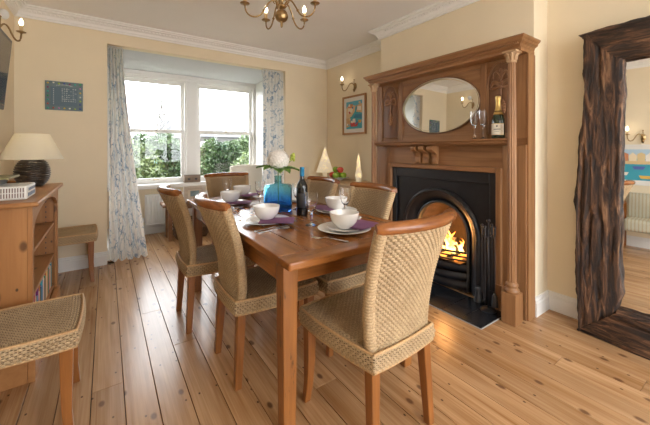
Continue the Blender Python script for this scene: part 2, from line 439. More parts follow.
struct('wall_left', MB().box(XL-TH, XL, YF-TH, YB+TH, 0, CZ), M['wall'], 'cream painted wall behind the bookcase')
mb = MB(); mb.box(XL, BX0, YB, YB+TH, 0, CZ); mb.box(BX1, XR+TH, YB, YB+TH, 0, CZ); mb.box(BX0, BX1, YB, YB+TH, BZ, CZ)
struct('wall_back', mb, M['wall'], 'cream painted wall around the window bay')
struct('wall_right', MB().box(XR, XR+TH, 2.62, YB, 0, CZ), M['wall'], 'cream wall of the recess with the framed painting')
mb = MB(); mb.box(XC, XR+TH, 2.33, 2.62, 0, CZ); mb.box(XC, XR+TH, 1.05, 1.26, 0, CZ); mb.box(XC, XR+TH, 1.26, 2.33, 1.037, CZ); mb.box(2.86, XR+TH, 1.26, 2.33, 0, 1.037)
struct('wall_chimney_breast', mb, M['wall'], 'cream chimney breast behind the fireplace surround')
struct('wall_alcove', MB().box(XA, XA+TH, YF, 1.05, 0, CZ), M['wall'], 'cream alcove wall behind the rustic mirror')
mb = MB(); mb.box(XL, .2, YF-TH, YF, 0, CZ); mb.box(2.6, XA, YF-TH, YF, 0, CZ); mb.box(.2, 2.6, YF-TH, YF, 2.35, CZ)
struct('wall_front', mb, M['wall'], 'cream wall behind the viewer, opened for the added daylight doors')
# bay
mb = MB(); mb.box(BX0-TH, BX0, YB+TH, BY+TH, 0, BZ+.1); struct('wall_bay_left', mb, M['trim'], 'white side of the window bay behind the left curtain')
mb = MB(); mb.box(BX1, BX1+TH, YB+TH, BY+TH, 0, BZ+.1); struct('wall_bay_right', mb, M['trim'], 'white side of the window bay behind the right curtain')
mb = MB(); mb.box(BX0, BX1, BY, BY+TH, 0, .70); struct('wall_bay_back', mb, M['wall'], 'cream wall below the window sill')
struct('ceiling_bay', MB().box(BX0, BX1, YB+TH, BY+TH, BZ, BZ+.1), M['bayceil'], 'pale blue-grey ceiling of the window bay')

def molding(path, prof, i):
    """mesh of segment i of an open mitred moulding; prof = (inward offset, z); inward is to the right of travel"""
    def nrm(a, b):
        d = (Vector(b)-Vector(a)).normalized(); return Vector((d.y, -d.x))
    def off(j, d):
        p = Vector(path[j])
        n1 = nrm(path[j-1], path[j]) if j > 0 else None
        n2 = nrm(path[j], path[j+1]) if j < len(path)-1 else None
        if n1 is None: return p+n2*d
        if n2 is None: return p+n1*d
        return p+(n1+n2)*d/(1+n1.dot(n2))
    m = MB(); n = len(prof)
    A = [(*off(i, d), z) for d, z in prof]; B = [(*off(i+1, d), z) for d, z in prof]
    b = m.addv(A+B)
    for k in range(n): j = (k+1) % n; m.face([b+k, b+j, b+n+j, b+n+k])
    m.face([b+k for k in range(n)][::-1]); m.face([b+n+k for k in range(n)])
    return m
# crown: travel with the room on the right-hand side
ring = [(XL, YF), (XL, YB), (XR, YB), (XR, 2.62), (XC, 2.62), (XC, 1.05), (XA, 1.05), (XA, YF)]
cp = [(0, 2.461), (.018, 2.461), (.020, 2.475), (.030, 2.482), (.034, 2.505), (.058, 2.530), (.078, 2.536), (.080, 2.546), (.096, 2.550), (.098, 2.564), (0, 2.564)]
cn = ['left wall', 'window wall', 'recess wall', 'chimney breast left return', 'chimney breast', 'chimney breast right return', 'alcove wall']
for i in range(7):
    o = tag(molding(ring, cp, i).build('trim_%d' % (i+1), M['crown']), 'white moulded plaster cornice along the '+cn[i], None, None, 'structure')
    a, b = Vector(ring[i]), Vector(ring[i+1]); L = (b-a).length
    if L > .5:
        d = (b-a).normalized(); nn = Vector((d.y, -d.x)); om = MB(); q = int(L/.034)
        for j in range(3, q-2):
            c = a+d*(j+.5)*L/q+nn*.051
            om.obox((c.x, c.y, 2.519), d.to_3d()*.010, nn.to_3d()*.006+Vector((0, 0, .006)), Vector((-nn.x*.006, -nn.y*.006, .006)))
        tag(om.build('ornament_band', M['crown'], o, bevel=0), kind='stuff')
# baseboards
bp = [(0, 0), (.020, 0), (.020, .095), (.014, .104), (.016, .112), (.010, .122), (.008, .136), (0, .138)]
def base(name, path, label):
    for i in range(len(path)-1):
        tag(molding(path, bp, i).build(name if len(path) == 2 else name+'_%d' % (i+1), M['trim']), label, None, None, 'structure')
base('baseboard_left', [(XL, YF), (XL, 2.24)], 'white skirting board of the left wall by the near chair')
base('baseboard_back', [(XL, 3.36), (XL, YB), (BX0-.001, YB)], 'white skirting board in the corner behind the far side chair')
base('baseboard_bay', [(BX0, YB+TH), (BX0, BY), (BX1, BY), (BX1, YB+TH)], 'white skirting board around the window bay')
base('baseboard_recess', [(BX1, YB), (2.33, YB)], 'white skirting board right of the bay')
base('baseboard_alcove', [(XC-.0, 1.05), (XA, 1.05), (XA, YF)], 'white skirting board beside the fireplace and rustic mirror')

# window of the bay
wn = tag(empty('window_1', (1.065, BY, 0)), 'white painted double sash window in the bay', None, None, 'structure')
def wp(name, mb, mat=None, parent=wn, **kw):
    return mb.build(name, mat or M['trim'], parent, org=tuple(wn.location), **kw)
mb = MB(); mb.box(BX0+.002, .145, BY, BY+TH, .72, 2.335); mb.box(2.075, BX1-.002, BY, BY+TH, .72, 2.335); mb.box(.145, 2.075, BY, BY+TH, 2.235, 2.335)
mb.box(BX0+.002, BX1-.002, BY-.03, BY, 2.285, 2.335); mb.box(BX0+.002, BX1-.002, BY-.015, BY, 2.255, 2.285)
mb.box(2.075, BX1-.002, BY-.02, BY, .72, 2.25); mb.box(BX0+.002, .12, BY-.02, BY, .72, 2.25)
wp('frame', mb, bevel=.004)
mb = MB(); mb.box(.985, 1.175, BY-.012, BY+TH, .72, 2.235); mb.box(1.01, 1.15, BY-.03, BY-.012, .72, 2.235); wp('mullion', mb, bevel=.005)
for x0, x1 in ((.145, .985), (1.175, 2.075)):
    for z0, z1, yy, t0, t1 in ((.72, 1.51, BY+.012, .075, .05), (1.46, 2.235, BY+.055, .05, .05)):
        m = MB(); s = .045
        m.box(x0, x0+s, yy, yy+.038, z0, z1); m.box(x1-s, x1, yy, yy+.038, z0, z1); m.box(x0+s, x1-s, yy, yy+.038, z0, z0+t0); m.box(x0+s, x1-s, yy, yy+.038, z1-t1, z1)
        sh = wp('sash', m, bevel=.004)
        wp('pane', MB().box(x0+s-.005, x1-s+.005, yy+.016, yy+.02, z0+t0-.005, z1-t1+.005), M['pane'], sh)
mb = MB(); mb.box(BX0+.002, BX1-.002, BY-.15, BY+TH, .678, .718); mb.box(BX0+.002, BX1-.002, BY-.13, BY-.005, .655, .678); wp('sill', mb, bevel=.008)
for xx in (.60, 1.62):
    m = MB(); m.ball((xx, BY, 1.5), .014, 10, 6, (1.6, 1, .6)); m.tube([(xx-.02, BY+.006, 1.5), (xx+.02, BY+.006, 1.5)], .006); wp('window_catch', m, M['brass'])
    m = MB(); m.tube([(xx-.03, BY+.01, .77), (xx-.03, BY-.012, .775), (xx+.03, BY-.012, .775), (xx+.03, BY+.01, .77)], .005); wp('sash_lift', m, M['brass'])
# unseen glazed doors added behind the viewer to light the room
dr = tag(empty('door_1', (1.2, YF, 0)), 'white glazed doors added behind the viewer to let daylight in', None, None, 'structure')
for x0, x1 in ((.2, 1.0), (1.0, 1.8), (1.8, 2.6)):
    m = MB(); s = .07
    m.box(x0, x0+s, YF-.09, YF-.04, 0, 2.35); m.box(x1-s, x1, YF-.09, YF-.04, 0, 2.35); m.box(x0+s, x1-s, YF-.09, YF-.04, 0, .15); m.box(x0+s, x1-s, YF-.09, YF-.04, 2.27, 2.35)
    lf = m.build('door_leaf', M['trim'], dr, org='P'); MB().box(x0+s, x1-s, YF-.068, YF-.062, .15, 2.27).build('pane', M['pane'], lf, org=tuple(dr.location))

# ------------------------------------------------------------------ outside
M['lawn'] = leaf_mat('lawn_grass', (.07, .09, .04), (.12, .14, .07), .9, 4)
tag(MB().box(-14, 40, BY+TH+.02, 60, -.5, -.35).build('lawn', M['lawn']), 'green lawn beyond the bay window', None, None, 'structure')
tag(MB().box(-6, 8, -14, YF-TH-.02, -.2, -.06).build('terrace', plain('grey_paving', (.6, .58, .54), .9, 0, .1, 3)), 'grey paved terrace outside the added doors, kept pale to bounce daylight', None, None, 'structure')  # unseen paving, coloured pale so more daylight bounces into the room
def foliage(name, fn, count, size, mat, seed):
    """count leaf quads scattered by fn(rng) -> point"""
    rg = np.random.default_rng(seed); P = fn(rg, count)
    a = rg.normal(size=(count, 3)); a /= np.linalg.norm(a, axis=1)[:, None]
    b = np.cross(a, rg.normal(size=(count, 3))); b /= np.linalg.norm(b, axis=1)[:, None]
    s = size*(.6+.8*rg.random(count))[:, None]
    V = np.stack([P-a*s, P+b*s*.5, P+a*s, P-b*s*.5], 1).reshape(-1, 3)
    me = bpy.data.meshes.new(name); me.from_pydata(V.tolist(), [], np.arange(count*4).reshape(-1, 4).tolist()); me.materials.append(mat)
    o = bpy.data.objects.new(name, me); COL.objects.link(o); return o
def hedge_fn(rg, n):
    x = rg.uniform(-3.2, 8.2, n); top = 1.50+.16*np.sin(x*2.1)+.10*np.sin(x*5.3+1)+.06*np.sin(x*11)
    z = -.35+(top+.35)*np.sqrt(rg.random(n)); front = 8.9+.10*np.sin(x*4+z*5)+.12*np.sin(z*6-x*3)+.1*rg.random(n)
    y = front+.9*rg.random(n)**3; return np.stack([x, y, z], 1)
hd = empty('garden_hedge', (2.5, 9.3, -.35), 0, 'dense leafy green hedge filling the lower window panes', 'hedge')
o = foliage('leaves', hedge_fn, 42000, .045, leaf_mat('hedge_leaf', (.018, .045, .013), (.085, .135, .042), .4, 1.3), 3)
o.parent = hd; o.matrix_parent_inverse = Matrix.Translation((-2.5, -9.3, .35)); tag(o, kind='stuff')
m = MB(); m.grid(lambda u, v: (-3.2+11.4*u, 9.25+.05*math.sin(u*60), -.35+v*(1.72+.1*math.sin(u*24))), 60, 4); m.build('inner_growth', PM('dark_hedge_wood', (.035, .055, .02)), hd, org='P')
def bush(name, c, r, n, mat, seed, label, hgt):
    root = empty(name, c, 0, label, 'bush')
    def f(rg, k):
        d = rg.normal(size=(k, 3)); d /= np.linalg.norm(d, axis=1)[:, None]; q = .55+.5*rg.random((k, 1))
        return d*q*np.array([r, r*.7, hgt/2])+np.array([0, 0, hgt/2])
    lv = foliage('leaves', f, n, .05, mat, seed); lv.parent = root; tag(lv, kind='stuff')
    MB().tube([(0, 0, 0), (.02, 0, hgt*.5)], .04).build('stem', PM('bark_brown', (.12, .09, .06)), root); return root
bush('leafy_shrub', (.35, 7.9, -.35), .75, 3500, leaf_mat('yellow_green_leaf', (.03, .055, .015), (.10, .13, .04), .5, 2), 11, 'yellow-green leafy shrub behind the lower left pane', 1.75)
bush('leafy_shrub', (3.3, 7.85, -.35), .8, 4000, leaf_mat('fresh_green_leaf', (.05, .09, .025), (.16, .20, .07), .5, 2), 12, 'pale fresh-green shrub behind the lower right pane', 1.55)
# bare tree
tr = empty('bare_tree', (1.6, 13.5, -.35), 0, 'bare winter tree with fine twigs above the hedge', 'tree')
tm = MB(); rr = random.Random(5)
def branch(p, d, L, r, lev):
    q = p+d*L; tm.tube([p, (p+q)/2+Vector((rr.uniform(-.04, .04), 0, .02))*L, q], [r, r*.85, r*.65], 5)
    if lev == 0: return
    for i in range(3 if lev > 1 else 3):
        nd = (d+Vector((rr.uniform(-.75, .75), rr.uniform(-.6, .6), rr.uniform(-.1, .45)))).normalized(); branch(p+d*L*rr.uniform(.55, 1), nd, L*rr.uniform(.6, .8), r*.6, lev-1)
branch(Vector((0, 0, 0)), Vector((0, 0, 1)), 1.35, .05, 6)
tm.build('branches', PM('pale_twig', (.035, .028, .02)), tr)
def house(c, w, d, hw, hr, wall, roof, label, rz=0, chim=True):
    root = empty('cottage', c, rz, label, 'house')
    MB().box(-w/2, w/2, -d/2, d/2, 0, hw).build('wall', wall, root)
    m = MB(); m.prism([(-d/2-.2, hw-.1), (d/2+.2, hw-.1), (0, hw+hr)], 0, -w/2-.15, w/2+.15); rf = m.build('roof', roof, root)
    for k in range(2):
        x = -w/4+k*w/2; f = MB().box(x-.5, x+.5, -d/2-.05, -d/2+.02, hw-1.7, hw-.5).build('window', M['white'], root)
        MB().box(x-.42, x+.42, -d/2-.07, -d/2-.05, hw-1.62, hw-.58).build('pane', PM('grey_pane', (.12, .14, .16)), f)
    if chim: MB().box(w/4-.3, w/4+.3, -.25, .25, hw+hr*.5, hw+hr+.7).build('chimney', wall, root)
    return root
GW = PM('grey_stone', (.075, .072, .07)); SL = PM('blue_slate_roof', (.04, .055, .075)); SG = PM('grey_slate_roof', (.06, .062, .066)); RB = PM('brown_brick', (.075, .055, .042))
house((7.2, 27, -.35), 4.6, 4, 2.6, 1.35, GW, SG, 'grey cottage with a slate roof seen in the right sash', .1, False)
house((3.6, 21, -.35), 1.6, 3, 2.3, 1.0, RB, SG, 'brown brick cottage beside the window mullion', .0)
house((-.9, 24, -.35), 3.0, 3, 2.9, 1.8, GW, SL, 'blue slate-roofed house behind the left curtain edge', .5, False)

# ------------------------------------------------------------------ dining table
TX0, TX1, TY0, TY1, TZ = .588, 1.467, 1.094, 3.02, .775
tb = empty('dining_table', ((TX0+TX1)/2, (TY0+TY1)/2, 0), 0, 'long glossy brown hardwood dining table laid for a meal', 'table')
nb = 6; wB = (TX1-TX0)/nb; be = .105
for i in range(nb):
    m = MB(); m.box(TX0+i*wB+.0006, TX0+(i+1)*wB-.0006, TY0+be, TY1-be, TZ-.034, TZ)
    m.build('top_board', M['table'], tb, org='P', bevel=.0025 if 0 < i < nb-1 else .006)
for y0, y1 in ((TY0, TY0+be-.001), (TY1-be+.001, TY1)):
    MB().box(TX0-.004, TX1+.004, y0, y1, TZ-.034, TZ+.0003).build('end_board', M['tablex'], tb, org='P', bevel=.008)
LX0, LX1, LY0, LY1, LS = .612, 1.437, 1.200, 2.925, .074
for a in (LX0, LX1-LS):
    for b in (LY0, LY1-LS):
        m = MB(); m.taper(a+LS/2, b+LS/2, 0, TZ-.034, LS*.40, LS/2); m.build('leg', M['tableleg'], tb, org='P', bevel=.005)
for xx in (LX0+.012, LX1-.012-.025): MB().box(xx, xx+.025, LY0+LS, LY1-LS, TZ-.135, TZ-.034).build('apron', M['table'], tb, org='P', bevel=.002)
for yy in (LY0+.012, LY1-.012-.025): MB().box(LX0+LS, LX1-LS, yy, yy+.025, TZ-.135, TZ-.034).build('apron', M['tablex'], tb, org='P', bevel=.002)

# ------------------------------------------------------------------ woven chairs
def weave_h(a, b, pa, pb):
    j = np.floor(b/pb+1e-6); fu = (a/pa+(j % 2)*.5) % 1; fv = (b/pb+1e-6) % 1; fv = np.where(b >= b.max()-1e-6, 1, fv)
    return (.25+.75*np.clip(1-(2*fv-1)**4, 0, 1))*(.10+.90*np.clip(np.sin(PI*fu), 0, 1)**.6)
def woven(pos, Lu, Lv, flip=1, pa=.024, pb=.0112, amp=.0075, closed=False):
    ku, kv = 6, 6; cu, cv = max(2, 2*round(Lu/pa/2)), max(1, round(Lv/pb)); nu, nv = cu*ku+(0 if closed else 1), cv*kv+1; Lu, Lv, pa, pb = cu, cv, 1., 1.
    U, V = np.meshgrid(np.linspace(0, 1, nu, endpoint=not closed), np.linspace(0, 1, nv))
    e = 1e-3
    P = pos(U, V); Du = pos(U+e, V)-pos(U-e, V); Dv = pos(U, V+e)-pos(U, V-e)
    N = np.cross(Du, Dv); N /= np.linalg.norm(N, axis=2)[:, :, None]+1e-9
    H = weave_h(U*Lu, V*Lv, pa, pb); return P+N*flip*(H*amp)[:, :, None], H
SEATZ = .452
def seat_out(s, t):      # s,t in -1..1 -> seat plan (squircle trapezoid)
    k = .16
    xs = s*np.sqrt(1-k*t*t*.9); ts = t*np.sqrt(1-k*s*s*.5)
    return xs*(.210+.012*ts+.0), .005+ts*.245
def seat_pos(U, V):
    s, t = 2*U-1, 2*V-1; x, y = seat_out(s, t)
    z = SEATZ-.004-.012*(1-s*s)*(1-t*t)-.012*np.clip(np.maximum(abs(s), abs(t))-.86, 0, 1)/.14
    return np.stack([x, y, z], -1)
def rim(T):              # perimeter 0..1 -> plan
    q = (T*4) % 4; k = np.floor(q); f = (q-k)*2-1
    s = np.select([k == 0, k == 1, k == 2], [f, 1+0*f, -f], -1+0*f); t = np.select([k == 0, k == 1, k == 2], [-1+0*f, f, 1+0*f], -f)
    return seat_out(s, t)
def band_pos(U, V):
    x, y = rim(U); b = 1+.03*np.sin(PI*V); return np.stack([x*b, y*b, .376+V*.068+0*x], -1)
def back_geo(U, V):      # U across, V up -> centre surface of the backrest
    s = 2*U-1; w = .162+.046*V**.9; z = .444+V*.478
    y = -.212-.142*V**1.35+.012*np.sin(PI*V)+(.018+.047*V)*s*s
    return np.stack([s*w, y, z+0*s], -1)
def make_chair():
    r = empty('woven_dining_chair')
    mb = MB(); mb.npgrid(woven(seat_pos, .43, .49)); tag(mb.build('seat', M['grass'], r, smooth=True), kind='stuff')
    mb = MB(); mb.npgrid(woven(band_pos, 1.76, .066, 1, pa=.022, pb=.0113, amp=.006, closed=True), closed=True); tag(mb.build('seat_band', M['grass'], r, smooth=True), kind='stuff')
    tt = np.linspace(0, 1, 96, endpoint=False); x, y = rim(tt)
    for zz, sc in ((.446, 1.004), (.377, 1.006)):
        P = [(a*sc, b*sc, zz) for a, b in zip(x, y)]; P.append(P[0])
        mb = MB(); mb.tube(P, .0058, 6, False); mb.build('seat_trim', M['cane'], r, smooth=True)
    MB().prism(list(zip((x*.97).tolist(), (y*.97).tolist())), 2, .38, .425).build('seat_frame', M['chairleg'], r)
    mb = MB()
    off = lambda d: (lambda U, V: back_geo(U, V)+np.stack([0*U, d+0*U, 0*U], -1))
    mb.npgrid(woven(off(.014), .40, .48, -1)); tag(mb.build('backrest', M['grass'], r, smooth=True), kind='stuff')
    mb = MB(); mb.npgrid(woven(off(-.014), .40, .48, 1)); tag(mb.build('backrest_rear', M['grass'], r, smooth=True), kind='stuff')
    mb = MB(); mb.grid(lambda u, v: back_geo(np.array(u), np.array(v)).tolist(), 16, 16); mb.build('back_webbing', M['web'], r, smooth=True)  # dark sheets added behind the open weave to darken its gaps
    mb = MB(); mb.grid(lambda u, v: (seat_pos(np.array(u), np.array(v))-np.array([0, 0, .011])).tolist(), 14, 14); mb.build('seat_webbing', M['web'], r, smooth=True)
    tq = np.linspace(0, 1, 80, endpoint=False); xq, yq = rim(tq); mb = MB(); Pq = list(zip((xq*.985).tolist(), (yq*.985).tolist())); a_ = mb.addv([(p, q, .379) for p, q in Pq]); b_q = mb.addv([(p, q, .442) for p, q in Pq])
    for i_ in range(80): j_ = (i_+1) % 80; mb.face([a_+i_, a_+j_, b_q+j_, b_q+i_])
    mb.build('band_webbing', M['web'], r)
    for s in (0., 1.):
        n = 160; V = np.linspace(-.03, 1.02, n); C = back_geo(np.full(n, s), V.clip(0, 1)); C[:, 2] = .444+V*.478
        rad = .0245+.0016*np.sin(np.arange(n)*PI/2)
        mb = MB(); mb.tube(C.tolist(), rad.tolist(), 10, up=(0, 1, 0)); mb.build('back_stile', M['grass'], r, smooth=True)
    # crest rail, crescent in plan with rounded ends
    n = 28; S = np.linspace(-1, 1, n); C = [(.232*s, -.358+.070*s*s, .942-.004*s*s) for s in S]
    rad = [.0285*(1 if abs(s) < .97 else .72) for s in S]
    mb = MB(); mb.tube(C, rad, 14, True, .82); mb.build('crest_rail', M['rail'], r, smooth=True, angle=50)
    mb = MB(); C = [(.226*s, -.350+.068*s*s, .918) for s in S]; mb.tube(C, .014, 8, True, .8); mb.build('rail_binding', M['cane'], r, smooth=True)
    for sx in (-1, 1):
        mb = MB(); rows = []
        for z, a, dx, dy in ((0, .016, .012, .012), (.10, .018, .004, .002), (.22, .021, 0, 0), (.385, .024, 0, 0)):
            cx, cy = sx*(.178+dx), .205+dy; rows.append(mb.addv([(cx+i*a, cy+j*a, z) for i, j in ((-1, -1), (1, -1), (1, 1), (-1, 1))]))
        for p, q in zip(rows, rows[1:]):
            for i in range(4): j = (i+1) % 4; mb.face([p+i, p+j, q+j, q+i])
        mb.face([rows[0]+i for i in (3, 2, 1, 0)]); mb.face([rows[-1]+i for i in range(4)]); mb.build('leg', M['chairleg'], r, bevel=.004)
        mb = MB(); mb.taper(sx*.160, -.198, 0, .385, .017, .023, sx*.016, -.022); mb.build('leg', M['chairleg'], r, bevel=.004)
    return r
proto = make_chair()
GC = 'woven seagrass dining chairs'
chairs = [((1.0, 1.118), math.radians(2.6), 'woven seagrass chair at the near end of the table, back to the viewer'),
          ((.772, 1.765), -PI/2, 'woven seagrass chair on the left side of the table, nearer the viewer'),
          ((.672, 2.43), -PI/2, 'woven seagrass chair on the left side of the table, nearer the window'),
          ((1.305, 1.725), PI/2, 'woven seagrass chair on the fireplace side of the table, nearer the viewer'),
          ((1.315, 2.385), PI/2, 'woven seagrass chair on the fireplace side of the table, behind the wine bottle'),
          ((1.075, 3.12), PI, 'woven seagrass chair at the far end of the table before the window'),
          ((-.345, 1.93), -PI/2, 'woven seagrass chair at the left edge before the bookcase, only its seat showing'),
          ((-.325, 3.815), -PI/2+.03, 'woven seagrass chair in the corner between bookcase and left curtain')]
for i, ((x, y), rz, lab) in enumerate(chairs):
    c = proto if i == 0 else copy_tree(proto)
    c.location = (x, y, 0); c.rotation_euler = (0, 0, rz); tag(c, lab, 'chair', GC)

# ------------------------------------------------------------------ table ware
def lathe_obj(name, prof, mat, parent=None, n=40, smooth=True, angle=40, **kw):
    m = MB(); m.lathe(prof, n, cap=False); return m.build(name, mat, parent, smooth=smooth, angle=angle, **kw)
plate_p = [(0, .001), (.062, 0), (.068, .002), (.10, .008), (.142, .019), (.145, .021), (.142, .022), (.10, .0115), (.068, .006), (0, .005)]
side_p = [(0, .001), (.048, 0), (.053, .002), (.075, .007), (.098, .015), (.100, .0165), (.098, .0175), (.075, .010), (.053, .006), (0, .005)]
bowl_p = [(0, .002), (.036, 0), (.038, .004), (.052, .014), (.068, .034), (.077, .060), (.0805, .082), (.080, .084), (.077, .082), (.073, .060), (.064, .036), (.048, .017), (0, .010)]
glass_p = [(0, .001), (.034, 0), (.035, .002), (.020, .006), (.007, .014), (.0055, .030), (.008, .045), (.0058, .058), (.0075, .072), (.014, .082), (.026, .100), (.034, .125), (.0375, .155), (.0385, .190), (.0372, .190), (.036, .155), (.0325, .126), (.0245, .102), (.012, .086), (0, .081)]
flute_p = [(0, .001), (.031, 0), (.032, .002), (.014, .006), (.0045, .014), (.004, .085), (.010, .096), (.020, .115), (.026, .150), (.029, .222), (.0275, .222), (.0245, .150), (.018, .116), (0, .102)]
def proto_of(name, prof, mat, n=40): 
    o = lathe_obj(name, prof, mat, None, n); return o
P_plate = proto_of('dinner_plate', plate_p, M['china']); P_side = proto_of('side_plate', side_p, M['china']); P_bowl = proto_of('soup_bowl', bowl_p, M['china']); P_glass = proto_of('wine_glass', glass_p, M['glass'], 28); P_flute = proto_of('champagne_flute', flute_p, M['glass'], 24)
m = MB()
def nap(u, v):
    x, y = (u-.5)*.20, (v-.5)*.15; return (x, y, .0035+.0012*math.sin(u*9)*math.sin(v*7))
m.grid(nap, 14, 12)
b0 = len(m.v); m.grid(lambda u, v: (lambda p: (p[0], p[1], p[2]-.0032))(nap(u, v)), 14, 12)
P_nap = m.build('folded_napkin', M['napkin'], None, smooth=True)
used = set()
def place(proto, x, y, z, label, cat, group, rz=0):
    if proto.name in used: o = copy_tree(proto)
    else: used.add(proto.name); o = proto
    o.location = (x, y, z); o.rotation_euler = (0, 0, rz); tag(o, label, cat, group); return o
S = [((1.065, 1.365), 'near end of the table', .2), ((1.335, 1.80), 'fireplace side nearer the viewer', -1.2), ((.80, 1.79), 'left side nearer the viewer', -.55),
     ((.825, 2.54), 'left side nearer the window', -.5), ((1.04, 2.87), 'far end of the table', .1), ((1.30, 2.42), 'fireplace side behind the wine bottle', -1.3)]
noff = [(.10, -.02), (-.045, .075), (.03, -.085), (.03, -.085), (.05, -.07), (-.05, .085)]
for i, ((x, y), w, rz) in enumerate(S):
    place(P_plate, x, y, TZ+.0005, 'large white dinner plate at the '+w, 'plate', 'white dinner plates')
    nx, ny = noff[i]
    place(P_side, x, y, TZ+.0080, 'small white side plate under the bowl at the '+w, 'plate', 'white side plates')
    place(P_bowl, x, y, TZ+.0195, 'deep white bowl at the '+w, 'bowl', 'white soup bowls')
    place(P_nap, x+nx, y+ny, TZ+.0235, 'folded purple napkin tucked under the bowl at the '+w, 'napkin', 'purple napkins', rz)
for (x, y), w in (((.985, 1.575), 'standing in front of the wine bottle'), ((1.285, 1.635), 'before the bowl on the fireplace side'), ((.865, 2.76), 'behind the bowl on the left side nearer the window'), ((1.0, 2.36), 'left of the blue vase'), ((1.17, 2.06), 'behind the wine bottle')):
    place(P_glass, x, y, TZ+.0005, 'clear stemmed wine glass '+w, 'glass', 'wine glasses on the table')
# cutlery
def cutlery(kind):
    m = MB(); L = .19
    def prof(sec):
        rows = []
        for (x, w, z, t) in sec: rows.append(m.addv([(x, -w, z), (x, w, z), (x, w, z+t), (x, -w, z+t)]))
        for p, q in zip(rows, rows[1:]):
            for i in range(4): j = (i+1) % 4; m.face([p+i, p+j, q+j, q+i])
        m.face([rows[0]+i for i in (3, 2, 1, 0)]); m.face([rows[-1]+i for i in range(4)])
    prof([(0, .007, .001, .002), (.01, .009, .001, .002), (.06, .005, .004, .0025), (.115, .0035, .009, .0025), (.13, .006, .007, .002)])
    if kind == 'spoon':
        m.grid(lambda u, v: (.128+.058*u, (v-.5)*2*.020*math.sqrt(max(0, math.sin(PI*min(1, u*.97+.03))))*1.0, .0015+.0065*(2*u-1)**2*.7+.005*(2*v-1)**2), 12, 8)
    elif kind == 'fork':
        prof([(.128, .006, .007, .002), (.142, .012, .003, .002), (.15, .0125, .002, .002)])
        for q in (-.0105, -.0035, .0035, .0105): m.tube([(.149, q, .003), (.17, q, .0025), (.19, q, .006)], [.0016, .0015, .0009], 6)
    else:
        m.prism([(.125, -.005), (.125, .006), (.20, .010), (.213, .002), (.205, -.006)], 2, .004, .0058)
    return m.build(kind if kind != 'knife' else 'table_knife', M['silver'], None, smooth=True, angle=35)
PF, PS, PK = cutlery('fork'), cutlery('spoon'), cutlery('knife')
TC = TZ+.0006
for pr, x, y, rz, lab in ((PF, .955, 1.19, 2.15, 'fork left of the near place setting'), (PS, 1.235, 1.345, 1.25, 'spoon right of the near place setting'),
                          (PK, .655, 1.62, .02, 'knife beside the left near place setting'), (PS, .66, 1.585, -.04, 'spoon beside the left near place setting'), (PF, .67, 1.945, .0, 'fork beyond the left near plate'),
                          (PK, .665, 2.37, .02, 'knife beside the left far place setting'), (PS, .67, 2.33, -.02, 'spoon beside the left far place setting'), (PK, 1.20, 2.755, 1.57, 'knife beside the far end setting'), (PS, 1.38, 1.58, 2.9, 'spoon beside the right near setting')):
    place(pr, x, y, TC, lab, {'fork': 'fork', 'spoo': 'spoon', 'tabl': 'knife'}[pr.name[:4]], 'stainless cutlery', rz)
# vase with flower
vs = empty('flower_vase', (1.025, 2.09, TZ+.0005), -YAW+.05, 'blue glass bottle vase holding a white hydrangea', 'vase')
def rsq(w, d, z, n=40, k=4.5):
    P = []
    for i in range(n):
        a = 2*PI*i/n; c, s = math.cos(a), math.sin(a); r = (abs(c)**k+abs(s)**k)**(-1/k); P.append((w*c*r, d*s*r, z))
    return P
def loft(m, secs):
    rows = [m.addv(p) for p in secs]; n = len(secs[0])
    for a, b in zip(rows, rows[1:]):
        for i in range(n): j = (i+1) % n; m.face([a+i, a+j, b+j, b+i])
    m.face([rows[0]+i for i in range(n)][::-1]); m.face([rows[-1]+i for i in range(n)]); return m
w, d = .100, .066
m = MB(); outer = [rsq(w*.9, d*.9, 0), rsq(w*.98, d*.97, .004), rsq(w, d, .012), rsq(w, d, .170), rsq(w*.985, d*.98, .182), rsq(w*.90, d*.90, .190), rsq(.034, .034, .196, k=2), rsq(.027, .027, .204, k=2), rsq(.025, .025, .240, k=2), rsq(.030, .030, .252, k=2)]
inner = [rsq(.0265, .0265, .252, k=2), rsq(.021, .021, .240, k=2), rsq(.022, .022, .2, k=2), rsq(w*.8, d*.75, .183), rsq(w-.006, d-.006, .17), rsq(w-.006, d-.006, .014), rsq(w*.85, d*.85, .012)]
loft(m, outer+inner)
def vase_mat():
    t = Mt('graded_blue_glass'); tc = t.n('TexCoord'); sp = t.n('SeparateXYZ'); t.l(tc, 'Object', sp, 0)
    r = t.ramp([(.0, (.07, .27, .84)), (.08, (.14, .50, .95)), (.15, (.36, .76, .94)), (.24, (.52, .84, .82))]); t.l(sp, 'Z', r, 0)
    t.l(r, 0, t.b, 'Base Color'); t.set(Roughness=.03, IOR=1.25, Transmission_Weight=.9); return t.m
m.build('vase_body', vase_mat(), vs, smooth=True, angle=50)
fh = empty('hydrangea_stem', (1.025, 2.09, TZ+.016), 0, 'white hydrangea bloom with green leaves in the blue vase', 'flower')
m = MB(); m.tube(bez((.0, 0, .0), (.005, 0, .1), (.0, 0, .2), (.0, 0, .30)), .004); m.build('stem', M['stem'], fh)
rg = random.Random(2); m = MB(); hc = Vector((0, 0, .345))
